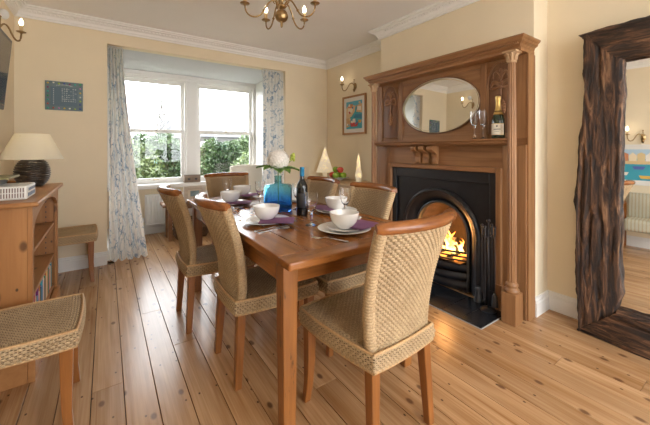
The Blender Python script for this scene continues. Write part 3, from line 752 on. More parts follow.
for i in range(170):
    zz = 1-2*(i+.5)/170; a = i*2.39996; q = math.sqrt(max(0, 1-zz*zz)); dirv = Vector((q*math.cos(a), q*math.sin(a), zz))
    c = hc+dirv*(.070+rg.uniform(0, .010))*(1 if zz > -.5 else .85); t1 = dirv.orthogonal().normalized(); t2 = dirv.cross(t1); ro = rg.uniform(0, PI)
    for k in range(4):
        an = ro+k*PI/2; u = t1*math.cos(an)+t2*math.sin(an); v = dirv.cross(u); s = .0125
        b = m.addv([c, c+u*s*.7+v*s*.55+dirv*.002, c+u*s*1.25+dirv*.004, c+u*s*.7-v*s*.55+dirv*.002]); m.face([b, b+1, b+2, b+3])
m.ball(hc, .066, 14, 10)
tag(m.build('bloom', M['petal'], fh), kind='stuff')
def leaf(m, base, d, L, wd, droop=.3):
    base = Vector(base); d = Vector(d).normalized(); side = d.cross(Vector((0, 0, 1))).normalized()
    def f(u, v):
        w = wd*math.sin(PI*min(1, u*.96+.02))**.8*(2*v-1); return base+d*L*u+side*w+Vector((0, 0, -droop*L*u*u+abs(2*v-1)*wd*.3))
    m.grid(f, 8, 4)
for ang, el, L, wd in ((200, .35, .15, .040), (150, .40, .17, .046), (-35, .25, .16, .046), (20, .3, .15, .044), (-80, .15, .14, .042), (250, .15, .14, .042), (90, .3, .13, .036)):
    a = math.radians(ang); m = MB(); leaf(m, (0, 0, .285), (math.cos(a), math.sin(a), el), L, wd, .35); m.build('leaf', M['leaf'], fh, smooth=True)
m = MB(); m.tube(bez((0, 0, .27), (.04, -.01, .30), (.07, -.03, .33), (.092, -.05, .355)), .0025); sp = m.build('side_stem', M['stem'], fh)
m = MB()
for i in range(9):
    a = i*2.4; m.ball((.092+.010*math.cos(a), -.05+.010*math.sin(a), .350+.005*i), .010, 8, 6, (1, 1, 1.3))
m.build('bud_cluster', M['bud'], sp, smooth=True)
# wine bottle
wb = empty('wine_bottle', (1.088, 1.855, TZ+.0005), 0, 'dark red-wine bottle with blue foil neck beside the vase', 'bottle')
lathe_obj('bottle_body', [(0, .006), (.030, .004), (.0365, .0), (.0378, .006), (.0378, .185), (.036, .200), (.027, .222), (.018, .236), (.0148, .250), (.0140, .272)], M['winebottle'], wb)
lathe_obj('foil_capsule', [(.0141, .262), (.0150, .263), (.0150, .308), (.0158, .310), (.0158, .320), (.0150, .323), (0, .3235)], M['foilblue'], wb)
lathe_obj('bottle_label', [(.0379, .055), (.0384, .056), (.0384, .150), (.0379, .151)], M['winelabel'], wb)

# ------------------------------------------------------------------ fireplace surround
fs = empty('fireplace_surround', (2.45, 1.805, 0), 0, 'carved pine fireplace surround with columns and overmantel', 'fireplace')
def FP(name, mb, mat, parent=fs, **kw): return mb.build(name, mat, parent, org=tuple(fs.location), **kw)
BK = XC-.003
for y0, y1 in ((1.05, 1.215), (2.375, 2.56)): FP('jamb', MB().box(2.45, BK, y0, y1, 0, 1.25), M['pine'], bevel=.004)
FP('frieze', MB().box(2.452, BK, 1.215, 2.375, 1.078, 1.25), M['pineh'], bevel=.003)
# mouldings around the opening
for nm, bx, mt in (('opening_moulding', (2.432, 2.50, 1.215, 1.260, 0, 1.078), 'pine'), ('opening_moulding', (2.432, 2.50, 2.330, 2.375, 0, 1.078), 'pine'), ('opening_moulding', (2.432, 2.50, 1.26, 2.33, 1.036, 1.078), 'pineh')):
    FP(nm, MB().box(*bx), M[mt], bevel=.010)
for y0, y1 in ((1.205, 1.262), (2.328, 2.385)): FP('plinth_block', MB().box(2.425, 2.50, y0, y1, 0, .20), M['pine'], bevel=.004)
# side pilaster mouldings (visible on the right-hand side)
for yy in (1.05, 2.56):
    s = -1 if yy < 2 else 1
    FP('side_board', MB().box(2.462, BK, min(yy, yy+s*.012), max(yy, yy+s*.012), 0, 1.90), M['pine'], bevel=.003)
# shelf
m = MB(); m.prism([(2.335, 1.298), (2.335, 1.288), (2.350, 1.276), (2.352, 1.262), (2.375, 1.250), (2.56, 1.250), (2.56, 1.298)], 1, 1.13, 2.485)
sh = FP('mantel_shelf', m, M['pineh'])
bd = MB(); n = 95
for i in range(n):
    yy = 1.14+i*(1.335)/n; bd.box(2.340, 2.352, yy, yy+.008, 1.265, 1.276)
tag(FP('bead_moulding', bd, M['pineh'], sh), kind='stuff')
# corbels
for yc in (1.985, 1.890, 1.795):
    pr = [(2.455, 1.085), (2.438, 1.083), (2.420, 1.093), (2.420, 1.115), (2.428, 1.145), (2.420, 1.172), (2.395, 1.192), (2.362, 1.202), (2.344, 1.220), (2.346, 1.240), (2.362, 1.25), (2.455, 1.25)]
    FP('corbel', MB().prism(pr, 1, yc-.028, yc+.028), M['pine'], bevel=.005)
# overmantel
OX = 2.482
FP('overmantel_board', MB().box(OX, BK, 1.05, 2.56, 1.25, 1.925), M['pineh'])
for y0, y1 in ((1.05, 1.130), (1.345, 1.395), (2.210, 2.262), (2.50, 2.56)): FP('stile', MB().box(OX-.014, OX, y0, y1, 1.298, 1.90), M['pine'], bevel=.003)
FP('frieze_board', MB().box(OX-.010, OX, 1.395, 2.21, 1.865, 1.905), M['pineh'], bevel=.002)
FP('bottom_rail', MB().box(OX-.010, OX, 1.395, 2.21, 1.298, 1.345), M['pineh'], bevel=.002)
def arch_panel(y0, y1, z0, z1):
    yc, hw = (y0+y1)/2, (y1-y0)/2; P = [(y0, z0), (y1, z0), (y1, z1-.135)]
    # ogee shouldered top
    for i in range(1, 13):
        a = PI*i/13; P.append((yc+hw*.80*math.cos(a), z1-.10+.10*math.sin(a)))
    P.append((y0, z1-.135)); return P
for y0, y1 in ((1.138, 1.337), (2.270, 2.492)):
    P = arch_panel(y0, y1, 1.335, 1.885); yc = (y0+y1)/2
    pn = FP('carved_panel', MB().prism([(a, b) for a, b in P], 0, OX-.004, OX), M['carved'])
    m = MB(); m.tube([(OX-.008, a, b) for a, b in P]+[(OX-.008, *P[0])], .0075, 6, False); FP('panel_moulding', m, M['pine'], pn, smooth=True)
    # carved relief: rosette medallion, stem and scrolling leaves
    m = MB(); xx = OX-.006
    m.ball((xx, yc, 1.535), .055, 20, 8, (.16, .62, 1.25))
    for k in range(16):
        a = 2*PI*k/16; m.ball((xx-.005, yc+.030*math.cos(a), 1.535+.060*math.sin(a)), .009, 8, 6, (.6, 1, 1))
    m.ball((xx-.008, yc, 1.535), .016, 10, 6, (.5, .8, 1.6))
    m.tube(bez((xx, yc, 1.60), (xx, yc, 1.66), (xx, yc, 1.72), (xx, yc, 1.80)), .006, 6)
    for s in (-1, 1):
        for z0_, ln, up in ((1.68, .075, .055), (1.72, .068, .020), (1.75, .055, .060), (1.70, .080, -.015)):
            m.tube(bez((xx, yc, z0_), (xx, yc+s*ln*.5, z0_+up*1.4), (xx, yc+s*ln, z0_+up), (xx, yc+s*ln*1.02, z0_+up*.2)), [.005+.008*math.sin(PI*q/12) for q in range(13)], 6)
        m.tube(bez((xx, yc, 1.79), (xx, yc+s*.02, 1.83), (xx, yc+s*.045, 1.83), (xx, yc+s*.04, 1.80)), .005, 6)
    m.ball((xx, yc, 1.815), .018, 10, 6, (.4, .7, 1.3))
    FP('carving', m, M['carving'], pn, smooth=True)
# oval mirror
OY, OZ, OA, OB = 1.805, 1.612, .400, .243
m = MB(); E = [(OY+OA*math.cos(2*PI*i/72), OZ+OB*math.sin(2*PI*i/72)) for i in range(72)]
m.prism(E, 0, OX-.0190, OX-.006); m.v = [(x+(.02*(y-OY)+.017*(z-OZ) if x < OX-.015 else 0), y, z) for x, y, z in m.v]; ov = FP('oval_mirror', m, M['mirror'])
def ellring(a0, b0, x0, a1, b1, x1):
    m = MB(); r0 = m.addv([(x0, OY+a0*math.cos(2*PI*i/72), OZ+b0*math.sin(2*PI*i/72)) for i in range(72)]); r1 = m.addv([(x1, OY+a1*math.cos(2*PI*i/72), OZ+b1*math.sin(2*PI*i/72)) for i in range(72)])
    for i in range(72): j = (i+1) % 72; m.face([r0+i, r1+i, r1+j, r0+j])
    return m
FP('bevelled_rim', ellring(OA-.016, OB-.016, OX-.0235, OA+.003, OB+.003, OX-.012), M['gilt'], ov)
m = MB(); m.tube([(OX-.008, OY+(OA+.006)*math.cos(2*PI*i/72), OZ+(OB+.006)*math.sin(2*PI*i/72)) for i in range(73)], .0065, 6, False); FP('mirror_beading', m, M['carved'], ov, smooth=True)
# cornice
FP('cornice_soffit', MB().box(2.36, BK, 1.045, 2.565, 1.905, 1.93), M['pineh'])
cpf = [(-.02, 1.925), (.0, 1.925), (.012, 1.934), (.018, 1.950), (.036, 1.962), (.040, 1.976), (.050, 1.984), (.054, 1.992), (.054, 2.000), (-.02, 2.000)]
# travel so that outward is to the right
cpath = [(BK, 1.045), (2.36, 1.045), (2.36, 2.565), (BK, 2.565)]
cpath = [(BK, 2.565), (2.36, 2.565), (2.36, 1.058), (BK, 1.058)]
for i in range(3):
    mm = molding(cpath, [(d, z) for d, z in cpf], i); FP('cornice', mm, M['pineh'])
FP('cornice_top', MB().box(2.37, BK, 1.06, 2.555, 1.990, 1.999), M['pineh'])
m = MB()
for i in range(120):
    yy = 1.05+i*1.51/120; m.box(2.320, 2.345, yy, yy+.0075, 1.949, 1.961)
tag(FP('dentil_moulding', m, M['pineh']), kind='stuff')
# columns
for yc in (1.103, 2.505):
    xc = 2.357
    co = FP('column_shaft', MB().lathe([(.031, .285), (.0305, .6), (.0285, 1.2), (.025, 1.832)], 48, (xc, yc, 0), None, True, lambda a, z: 1-.14*abs(math.sin(a*6))), M['pine'], smooth=True, angle=60)
    FP('column_plinth', MB().box(xc-.052, xc+.052, yc-.050, yc+.050, 0, .215), M['pine'], bevel=.005)
    FP('column_base', MB().lathe([(.048, .215), (.050, .226), (.047, .238), (.037, .244), (.035, .256), (.041, .262), (.041, .272), (.033, .280), (.030, .288)], 32, (xc, yc, 0)), M['pine'], smooth=True)
    m = MB(); m.lathe([(.030, 1.828), (.031, 1.836), (.026, 1.842), (.027, 1.865), (.036, 1.890), (.040, 1.900)], 32, (xc, yc, 0), None, True)
    m.box(xc-.046, xc+.046, yc-.046, yc+.046, 1.897, 1.908)
    for k in range(8):
        a = 2*PI*k/8+PI/8; ca, sa = math.cos(a), math.sin(a); q = .016 if k % 2 else .012
        m.tube(bez((xc+.026*ca, yc+.026*sa, 1.842), (xc+.028*ca, yc+.028*sa, 1.875), (xc+.036*ca, yc+.036*sa, 1.895), (xc+.050*ca, yc+.050*sa, 1.885), 8), [.009, .010, .010, .009, .009, .008, .007, .006, .004], 6)
    FP('column_capital', m, PM('pale_carved_pine', (.48, .31, .17)), smooth=True, angle=50)

# ------------------------------------------------------------------ cast-iron insert
fi = empty('cast_iron_fire_insert', (2.46, 1.795, 0), 0, 'black cast-iron arched fireplace insert', 'fireplace insert')
def FI(name, mb, mat=M['iron'], parent=fi, **kw): return mb.build(name, mat, parent, org=tuple(fi.location), **kw)
AC, AZ, AR = 1.790, .475, .392
def archpts(r, n=28, z0=0.0):
    P = [(AC-r, z0)]+[(AC-r*math.cos(PI*i/n), AZ+r*math.sin(PI*i/n)) for i in range(n+1)]+[(AC+r, z0)]; return P
def archstrip(secs, z0=0.0, n=28):
    """secs = [(radius, x)] swept round the arch"""
    m = MB(); rows = []
    for r, x in secs: rows.append(m.addv([(x, a, b) for a, b in archpts(r, n, z0)]))
    L = n+3
    for a, b in zip(rows, rows[1:]):
        for i in range(L-1): m.face([a+i, a+i+1, b+i+1, b+i])
    return m
# back plate with arched hole: strip between rectangle and arch
def rectmap(p):
    a, b = p; y0, y1, z1 = 1.2605, 2.3295, 1.0355
    if b <= 1e-6: return (y0 if a < AC else y1, 0)
    d = Vector((a-AC, b-AZ)); 
    if b < AZ: return (y0 if a < AC else y1, b)
    t = 1e9
    if d.x < -1e-9: t = min(t, (y0-AC)/d.x)
    if d.x > 1e-9: t = min(t, (y1-AC)/d.x)
    if d.y > 1e-9: t = min(t, (z1-AZ)/d.y)
    return (AC+d.x*t, AZ+d.y*t)
n = 60; ap = archpts(AR, n); m = MB(); ra = m.addv([(2.475, *p) for p in ap]); rb = m.addv([(2.475, *rectmap(p)) for p in ap])
for i in range(len(ap)-1): m.face([ra+i, rb+i, rb+i+1, ra+i+1])
m.box(2.47, 2.476, 1.2605, 1.30, .98, 1.0355); m.box(2.47, 2.476, 2.29, 2.3295, .98, 1.0355)
FI('back_plate', m)
for bx in ((2.452, 2.475, 1.2605, 1.315, 0, 1.0355), (2.452, 2.475, 2.275, 2.3295, 0, 1.0355), (2.452, 2.475, 1.315, 2.275, .945, 1.0355)): FI('border', MB().box(*bx), bevel=.006)
FI('arch_moulding', archstrip([(AR+.006, 2.475), (AR+.006, 2.462), (AR-.004, 2.452), (AR-.018, 2.448), (AR-.030, 2.452), (AR-.034, 2.460)]), smooth=True)
m = MB()
for i in range(64):
    a = PI*(i+.5)/64; c = (2.449, AC-(AR-.016)*math.cos(a), AZ+(AR-.016)*math.sin(a)); m.ball(c, .0075, 6, 4)
tag(FI('arch_beading', m), kind='stuff')
FI('arch_cove', archstrip([(AR-.034, 2.460), (AR-.05, 2.466), (AR-.07, 2.480), (AR-.095, 2.505), (AR-.115, 2.532)], .02), smooth=True)
FI('arch_inner_rim', archstrip([(AR-.112, 2.532), (AR-.112, 2.505), (AR-.120, 2.496), (AR-.132, 2.496), (AR-.138, 2.505), (AR-.138, 2.56)], .02), M['steel'], smooth=True)
# firebox
RI = AR-.138
m = MB(); P = archpts(RI, 28, .02); Q = [(AC+(a-AC)*.72, .02+(b-.02)*.95) for a, b in P]
r0 = m.addv([(2.555, *p) for p in P]); r1 = m.addv([(2.80, *p) for p in Q])
for i in range(len(P)-1): m.face([r0+i, r1+i, r1+i+1, r0+i+1])
m.face([r1+i for i in range(len(P))])
m.box(2.50, 2.81, AC-RI, AC+RI, .004, .02)
FI('firebox', m, M['soot'])
# grate and lower front
for z, xo, r in ((.335, 0, .0095), (.300, .004, .008), (.268, .004, .008)):
    m = MB(); m.tube([(2.525-.085*math.cos(PI*t/2)-xo, AC+(RI+.0)*t, z) for t in [q/10 for q in range(-10, 11)]], r, 8); FI('grate_bar', m, smooth=True)
for z0, z1, x0 in ((.175, .235, .095), (.10, .165, .110), (.02, .090, .085)):
    m = MB(); m.grid(lambda u, v: (2.525-x0*math.cos(PI*(2*u-1)/2)-.016*math.sin(PI*v), AC+(RI+.01)*(2*u-1), z0+(z1-z0)*v), 24, 6); FI('ash_front', m, smooth=True)
m = MB(); m.box(2.47, 2.74, AC-RI*.85, AC+RI*.85, .232, .245); FI('grate_bed', m)
for s in (-1, 1):
    m = MB(); m.lathe([(.030, .0), (.034, .02), (.024, .05), (.018, .09), (.022, .115), (.014, .13)], 16, (2.435, AC+s*(AR+.004), .0)); FI('foot_finial', m, M['steel'], smooth=True)
# coals, logs and flames
rg = random.Random(9)
for i in range(18):
    m = MB(); x, y = 2.505+(i//6)*.062, AC-.155+(i % 6)*.062; m.ball((0, 0, 0), .027, 8, 6, (1, 1.15, .8))
    m.v = [(a*(1+.25*noise.noise(Vector((a*40+i*9, b*40, c*40)))), b*(1+.25*noise.noise(Vector((b*40, i*7+a*40, c*40)))), c) for a, b, c in m.v]
    hot = i % 2 == 0
    o = m.build('coal', M['ember'] if hot else M['iron'], None); o.location = (x, y, .268); o.rotation_euler = (rg.random(), 0, rg.random()*6)
    tag(o, 'glowing coal in the fire grate' if hot else 'unlit black coal in the fire grate', 'coal', 'glowing coals in the grate' if hot else 'black coals in the grate')
for (p, q, r, lab) in (((2.55, 1.66, .345), (2.60, 1.94, .365), .030, 'charred log lying across the burning coals'), ((2.66, 1.90, .35), (2.60, 1.68, .405), .024, 'small charred log propped at the back of the fire')):
    m = MB(); m.tube([p, ((p[0]+q[0])/2, (p[1]+q[1])/2, (p[2]+q[2])/2+.006), q], [r, r*1.06, r*.9], 10); tag(m.build('fire_log', PM('charred_bark', (.05, .03, .02)), None, smooth=True, angle=50), lab, 'log')
ff = empty('open_fire', (2.58, AC-.02, .30), 0, 'bright orange flames burning in the grate', 'fire')
rg = random.Random(4)
for i in range(34):
    h = rg.uniform(.10, .25)*(1 if i % 3 else 1.12); x0, y0 = rg.uniform(-.055, .06), rg.uniform(-.15, .15); h *= 1-abs(y0)*2.0; wv = rg.uniform(.014, .028); ph = rg.uniform(0, 6); m = MB(); n = 14; rows = []
    for k in range(n+1):
        t = k/n; rr_ = wv*math.sin(PI*min(1, t*.86+.14))**.9*(1-t*.55)+.0006; cx, cy = x0+.018*t*math.sin(ph+t*5), y0+.030*t*math.sin(ph*1.7+t*6)-y0*.3*t
        rows.append(m.addv([(cx+rr_*.8*math.cos(2*PI*q/8), cy+rr_*math.sin(2*PI*q/8), t*h) for q in range(8)]))
    for a, b in zip(rows, rows[1:]):
        for q in range(8): j = (q+1) % 8; m.face([a+q, a+j, b+j, b+q])
    m.build('flame', M['flame'], ff, smooth=True)
point('fire_glow', (2.56, AC, .47), 3, (1, .42, .12), .06)
# hearth tiles
he = empty('hearth', (2.27, 1.80, 0), 0, 'low black slate tiled hearth before the fire', 'hearth')
HX0, HX1, HY0, HY1 = 2.085, 2.424, 1.172, 2.42
MB().box(HX0, HX1, HY0, HY1, 0, .006).build('bed', M['grout'], he, org='P')
MB().box(HX1, 2.4515, 1.265, 2.325, 0, .012).build('bed', M['slate'], he, org='P')
nx, ny = 2, 8
for i in range(nx):
    for j in range(ny):
        a, b = (HX1-HX0)/nx, (HY1-HY0)/ny
        MB().box(HX0+i*a+.0028, HX0+(i+1)*a-.0028, HY0+j*b+.0028, HY0+(j+1)*b-.0028, .006, .0125).build('tile', M['slate'], he, org='P', bevel=.001, seg=1)
# fireside tools
ct = empty('fireside_companion_set', (2.36, 1.272, .0126), 0, 'black iron fireside tools standing at the right of the hearth', 'fire tools')
lathe_obj('base', [(0, .0), (.055, 0), (.057, .008), (.045, .016), (.012, .022), (0, .023)], M['iron'], ct)
m = MB(); m.tube([(0, 0, .02), (0, 0, .66)], .006); m.ball((0, 0, .67), .014); m.build('stand', M['iron'], ct, smooth=True)
m = MB(); m.tube([(-.05, 0, .55), (.05, 0, .55)], .004); m.tube([(0, -.05, .55), (0, .05, .55)], .004); m.build('hook_cross', M['iron'], ct)
for (dx, dy, nm) in ((-.048, 0, 'poker'), (.048, 0, 'shovel'), (0, -.048, 'brush'), (0, .048, 'tongs')):
    m = MB(); m.tube([(dx, dy, .12), (dx, dy, .56)], .0042); m.tube([(dx, dy, .56), (dx, dy, .62)], .008); m.ball((dx, dy, .63), .011)
    if nm == 'shovel': m.box(dx-.003, dx+.003, dy-.03, dy+.03, .035, .13)
    elif nm == 'brush': m.lathe([(.012, .04), (.024, .045), (.020, .12), (.008, .14)], 12, (dx, dy, 0))
    elif nm == 'tongs': m.tube([(dx, dy, .3), (dx, dy+.012, .06)], .004); m.tube([(dx, dy, .3), (dx, dy-.012, .06)], .004)
    else: m.tube([(dx, dy, .12), (dx, dy, .05)], [.004, .001]); m.tube([(dx, dy, .10), (dx-.02, dy, .09)], [.004, .002])
    m.build(nm, M['iron'], ct, smooth=True, angle=50)
# on the mantel shelf
MZ = 1.2985
cb = empty('champagne_bottle', (2.405, 1.222, MZ), 0, 'champagne bottle with gold foil neck on the mantel shelf', 'bottle')
lathe_obj('bottle_body', [(0, .008), (.036, .004), (.0425, 0), (.044, .006), (.044, .125), (.042, .145), (.034, .175), (.023, .205), (.017, .225)], M['champ'], cb)
lathe_obj('foil', [(.0232, .204), (.0245, .205), (.0190, .226), (.0172, .245), (.0160, .275), (.0175, .280), (.0175, .290), (.0185, .296), (.0178, .312), (.010, .318), (0, .319)], M['gold'], cb)
lathe_obj('neck_label', [(.0345, .176), (.0352, .1765), (.0270, .1985), (.0262, .198)], M['gold'], cb)
m = MB(); m.grid(lambda u, v: (.0446*math.cos(math.radians(110+150*u)), .0446*math.sin(math.radians(110+150*u)), .025+.085*v), 20, 2); lb = m.build('front_label', M['label'], cb, smooth=True)
m = MB()
def lab_patch(a0, a1, z0, z1): m.grid(lambda u, v: (.0450*math.cos(math.radians(a0+(a1-a0)*u)), .0450*math.sin(math.radians(a0+(a1-a0)*u)), z0+(z1-z0)*v), 6, 1)
lab_patch(188, 202, .085, .096)
for a0 in range(165, 222, 7): lab_patch(a0, a0+5, .064, .071)
for a0 in range(175, 212, 6): lab_patch(a0, a0+4, .050, .053)
m.build('label_print', M['ink'], lb)
m = MB(); lm = m; 
for z0 in (.026, .106): m.grid(lambda u, v: (.0449*math.cos(math.radians(110+150*u)), .0449*math.sin(math.radians(110+150*u)), z0+.003*v), 20, 1)
m.build('label_border', M['gold'], lb)
place(P_flute, 2.405, 1.408, MZ+.0002, 'left of the two champagne flutes on the mantel shelf', 'glass', 'champagne flutes'); place(P_flute, 2.40, 1.335, MZ+.0002, 'champagne flute nearer the champagne bottle on the mantel shelf', 'glass', 'champagne flutes')

# ------------------------------------------------------------------ rustic leaning mirror
rm = empty('rustic_mirror', (2.598, .803, 0.004), 0, 'tall mirror in a chunky weathered driftwood frame leaning on the wall', 'mirror')
LEAN = math.radians(1.0); MW, MH, MD = 1.05, 1.985, .085
rm.rotation_mode = 'QUATERNION'
rm.rotation_quaternion = (Matrix.Rotation(LEAN, 3, 'Y') @ Matrix.Rotation(-PI/2+math.radians(2.2), 3, 'Z')).to_quaternion()
def beam(L, wd, dp, seed, axis, mit0=0., mit1=0.):
    """rough beam along +u (length), width wd (inwards v), depth dp; ends mitred"""
    nl, nc = int(L/.011), 110; per = 2*(wd+dp); m = MB(); rows = []
    for i in range(nl+1):
        t = i/nl; P = []
        for k in range(nc):
            q = k/nc*per
            if q < wd: v, d, nv, nd = q, 0, 0, -1
            elif q < wd+dp: v, d, nv, nd = wd, q-wd, 1, 0
            elif q < 2*wd+dp: v, d, nv, nd = wd-(q-wd-dp), dp, 0, 1
            else: v, d, nv, nd = 0, dp-(q-2*wd-dp), -1, 0
            u = (mit0*(v))+t*(L-mit0*v-mit1*v)
            wob = .012*math.sin(u*4.3+seed)*(1 if v < .5*wd else .35)+(.060*(u/L)**3*(1-v/wd) if axis == 'L' else 0)
            p = Vector((u*2.2+seed, v*17, d*17+seed*.3)); 
            g = noise.noise(p)+.6*noise.noise(Vector((u*7+seed*2, v*52, d*52)))+.35*noise.noise(Vector((u*22, v*95, d*95+seed)))
            g2 = 1.1-3.2*abs(noise.noise(Vector((u*2.6+seed*3+.8*noise.noise(Vector((u*3, v*9, seed))), v*24, d*24))))
            amp = .0165 if nd != 1 else 0
            h = (g*.7+g2*.8)*amp
            c = min(v, wd-v); e = min(d, dp-d); rnd = .012 if (c < .012 and e < .012) else 0
            P.append((u, v+nv*h+wob*(1 if nd == 0 else (1-v/wd))*.8, max(.0, d+nd*h) if nd != 1 else dp))
        rows.append(m.addv(P))
    for a, b in zip(rows, rows[1:]):
        for k in range(nc): j = (k+1) % nc; m.face([a+k, a+j, b+j, b+k])
    m.face([rows[0]+k for k in range(nc)][::-1]); m.face([rows[-1]+k for k in range(nc)])
    # to mirror-local coordinates: X across, Y depth, Z up
    if axis == 'L': f = lambda u, v, d: (v, d, u)
    elif axis == 'R': f = lambda u, v, d: (MW-v, d, u)
    elif axis == 'B': f = lambda u, v, d: (u, d, v)
    else: f = lambda u, v, d: (u, d, MH-v)
    m.v = [f(*p) for p in m.v]; return m
FW = .205
m_r = rustic_h = M['rustic']
def rustic_x():
    t = Mt('weathered_driftwood_rail'); mp = t.coords((4.5, 34, 34)); a = t.n('TexNoise', Scale=1.0, Detail=8.0, Roughness=.65, Distortion=.8); t.l(mp, 0, a, 'Vector')
    r = t.ramp([(.38, (.009, .005, .0035)), (.48, (.036, .016, .008)), (.58, (.12, .055, .025)), (.70, (.34, .185, .092))]); t.l(a, 'Fac', r, 0); t.l(r, 0, t.b, 'Base Color')
    t.set(Roughness=.6); t.bump(a, 'Fac', 1.0, .02); return t.m
RX = rustic_x()
beam(MH-.0, FW, MD, 1.3, 'L', 1, 1).build('frame_post', M['rustic'], rm, smooth=True)
beam(MH-.0, FW, MD, 5.9, 'R', 1, 1).build('frame_post', M['rustic'], rm, smooth=True)
beam(MW, FW*.98, MD, 9.1, 'T', 1, 1).build('frame_rail', RX, rm, smooth=True)
b_ = beam(MW, FW*.98, MD+.03, 13.7, 'B', 1, 1); b_.v = [(x, y-.028*min(1, max(0, x-.02)/.25), z) for x, y, z in b_.v]; b_.build('frame_rail', RX, rm, smooth=True)
MB().box(FW-.02, MW-FW+.02, .052, .062, FW*.9-.02, MH-FW+.02).build('mirror_glass', M['mirror'], rm)

# ------------------------------------------------------------------ light fittings
def candle_arm(parent, pts, tip, sc=1.0, light=0, org=(0, 0, 0)):
    m = MB(); m.tube(pts, .0055*sc, 8); arm = m.build('arm', M['brass'], parent, smooth=True)
    x, y, z = tip
    m = MB(); m.lathe([(.004, -.014), (.010, -.010), (.008, -.004), (.030, .0), (.033, .004), (.030, .006), (.013, .005), (.013, .012)], 20, tip); m.build('drip_pan', M['brass'], arm, smooth=True)
    m = MB(); m.lathe([(.0125, .010), (.0125, .055), (.010, .056)], 16, tip); m.build('candle_sleeve', M['candle'], arm, smooth=True, angle=40)
    m = MB(); m.lathe([(.006, .055), (.0125, .068), (.0145, .080), (.010, .098), (.004, .112), (0, .117)], 14, tip); m.build('bulb', M['bulb'], arm, smooth=True)
    if light:
        point('candle_light', (x, y, z+.085), light, WARM, .009, arm)
ch = empty('brass_chandelier', (1.035, 2.055, CZ-.0005), 0, 'brass candle-style chandelier hanging over the table', 'chandelier')
m = MB(); m.lathe([(.055, 0), (.055, -.012), (.03, -.03), (.008, -.045)], 24); m.build('ceiling_rose', M['brass'], ch, smooth=True)
m = MB(); m.tube([(0, 0, -.04), (0, 0, -.20)], .005); m.build('hanging_rod', M['brass'], ch)
m = MB(); m.lathe([(.006, -.19), (.018, -.205), (.012, -.222), (.022, -.240), (.030, -.262), (.016, -.285), (.011, -.300), (.024, -.312), (.036, -.324), (.030, -.332), (.012, -.340), (.010, -.350)], 24)
m.build('stem', M['brass'], ch, smooth=True)
m = MB(); m.lathe([(.012, -.346)]+[(.046*math.sin(PI*k/14), -.392+.046*math.cos(PI*k/14)) for k in range(1, 14)]+[(.010, -.440), (.008, -.448), (.010, -.455), (.007, -.472), (.0, -.476)], 40, mod=lambda a, z: 1+(.05*math.sin(a*10+z*70) if -.435 < z < -.35 else 0))
m.build('gadrooned_ball', M['brass'], ch, smooth=True)
for k in range(5):
    a = 2*PI*k/5-.916; c, s = math.cos(a), math.sin(a)
    P = bez((.022*c, .022*s, -.318), (.07*c, .07*s, -.24), (.10*c, .10*s, -.33), (.135*c, .135*s, -.385), 12)+bez((.135*c, .135*s, -.385), (.175*c, .175*s, -.445), (.255*c, .255*s, -.43), (.255*c, .255*s, -.350), 12)[1:]
    candle_arm(ch, P, (.255*c, .255*s, -.340), 1.0, 8)
    m = MB(); m.tube(bez((.02*c, .02*s, -.27), (.06*c, .06*s, -.24), (.075*c, .075*s, -.30), (.045*c, .045*s, -.31), 10), .004, 6); m.build('scroll', M['brass'], ch, smooth=True)
    m = MB(); m.ball((.125*c, .125*s, -.368), .010, 10, 6); m.build('arm_knop', M['brass'], ch, smooth=True)
def sconce(loc, rz, label, flip=1, lw=3.0):
    """wall plane is local XZ, projects along local -Y"""
    s = empty('candle_wall_sconce', loc, rz, label, 'wall light', 'brass candle wall sconces')
    m = MB(); Mx = Matrix.Rotation(PI/2, 4, 'X').to_3x3().to_4x4()
    m.lathe([(.030, 0), (.028, .008), (.015, .014), (.010, .022), (0, .024)], 20, (0, 0, 0), Mx, True); m.v = [(x, y, z*1.6) for x, y, z in m.v]; m.build('back_plate', M['brass'], s, smooth=True, angle=50)
    m = MB(); m.tube([(0, -.022, -.055), (0, -.022, .085)], .005); m.ball((0, -.022, .09), .009); m.lathe([(.002, -.085), (.014, -.065), (.018, -.05), (.010, -.036)], 16, (0, -.022, 0)); m.build('finial_stem', M['brass'], s, smooth=True)
    P = bez((0, -.022, .01), (flip*.035, -.045, .085), (flip*.06, -.065, .02), (flip*.075, -.075, -.015), 10)+bez((flip*.075, -.075, -.015), (flip*.10, -.095, -.075), (flip*.145, -.12, -.07), (flip*.145, -.12, .02), 10)[1:]
    candle_arm(s, P, (flip*.145, -.12, .030), 1.2, lw)
    return s
# facing directions: wall_right -> room is -X; wall_left -> room is +X
sconce((XR-.001, 3.40, 2.09), -PI/2, 'lit brass candle sconce above the painting in the recess', -1, 1.3)
sconce((XL+.001, 3.50, 2.17), PI/2, 'lit brass candle sconce on the left wall near the television', 1, 1.3)
sconce((XL+.001, .86, 1.50), PI/2, 'brass candle sconce on the left wall, seen only in the rustic mirror', 1, 1.3)
# television on the left wall
tv = empty('wall_television', (XL+.09, 2.855, 1.77), 0, 'black wall-mounted television at the left edge', 'television'); tv.rotation_euler = (0, math.radians(5), 0)
MB().box(-.018, .018, -.43, .43, -.26, .26).build('casing', M['black'], tv, bevel=.005)
MB().box(.0181, .0195, -.405, .405, -.232, .238).build('screen', M['screen'], tv)
MB().box(-.072, -.018, -.06, .06, -.06, .06).build('bracket', M['black'], tv)
o = MB().ball((0, 0, 0), .04, 16, 10, (.8, 1, 1)).build('alarm_sensor', M['white'], None, smooth=True); o.location = (XL+.033, 3.555, 2.30); tag(o, 'small white rounded sensor high on the left wall', 'sensor')

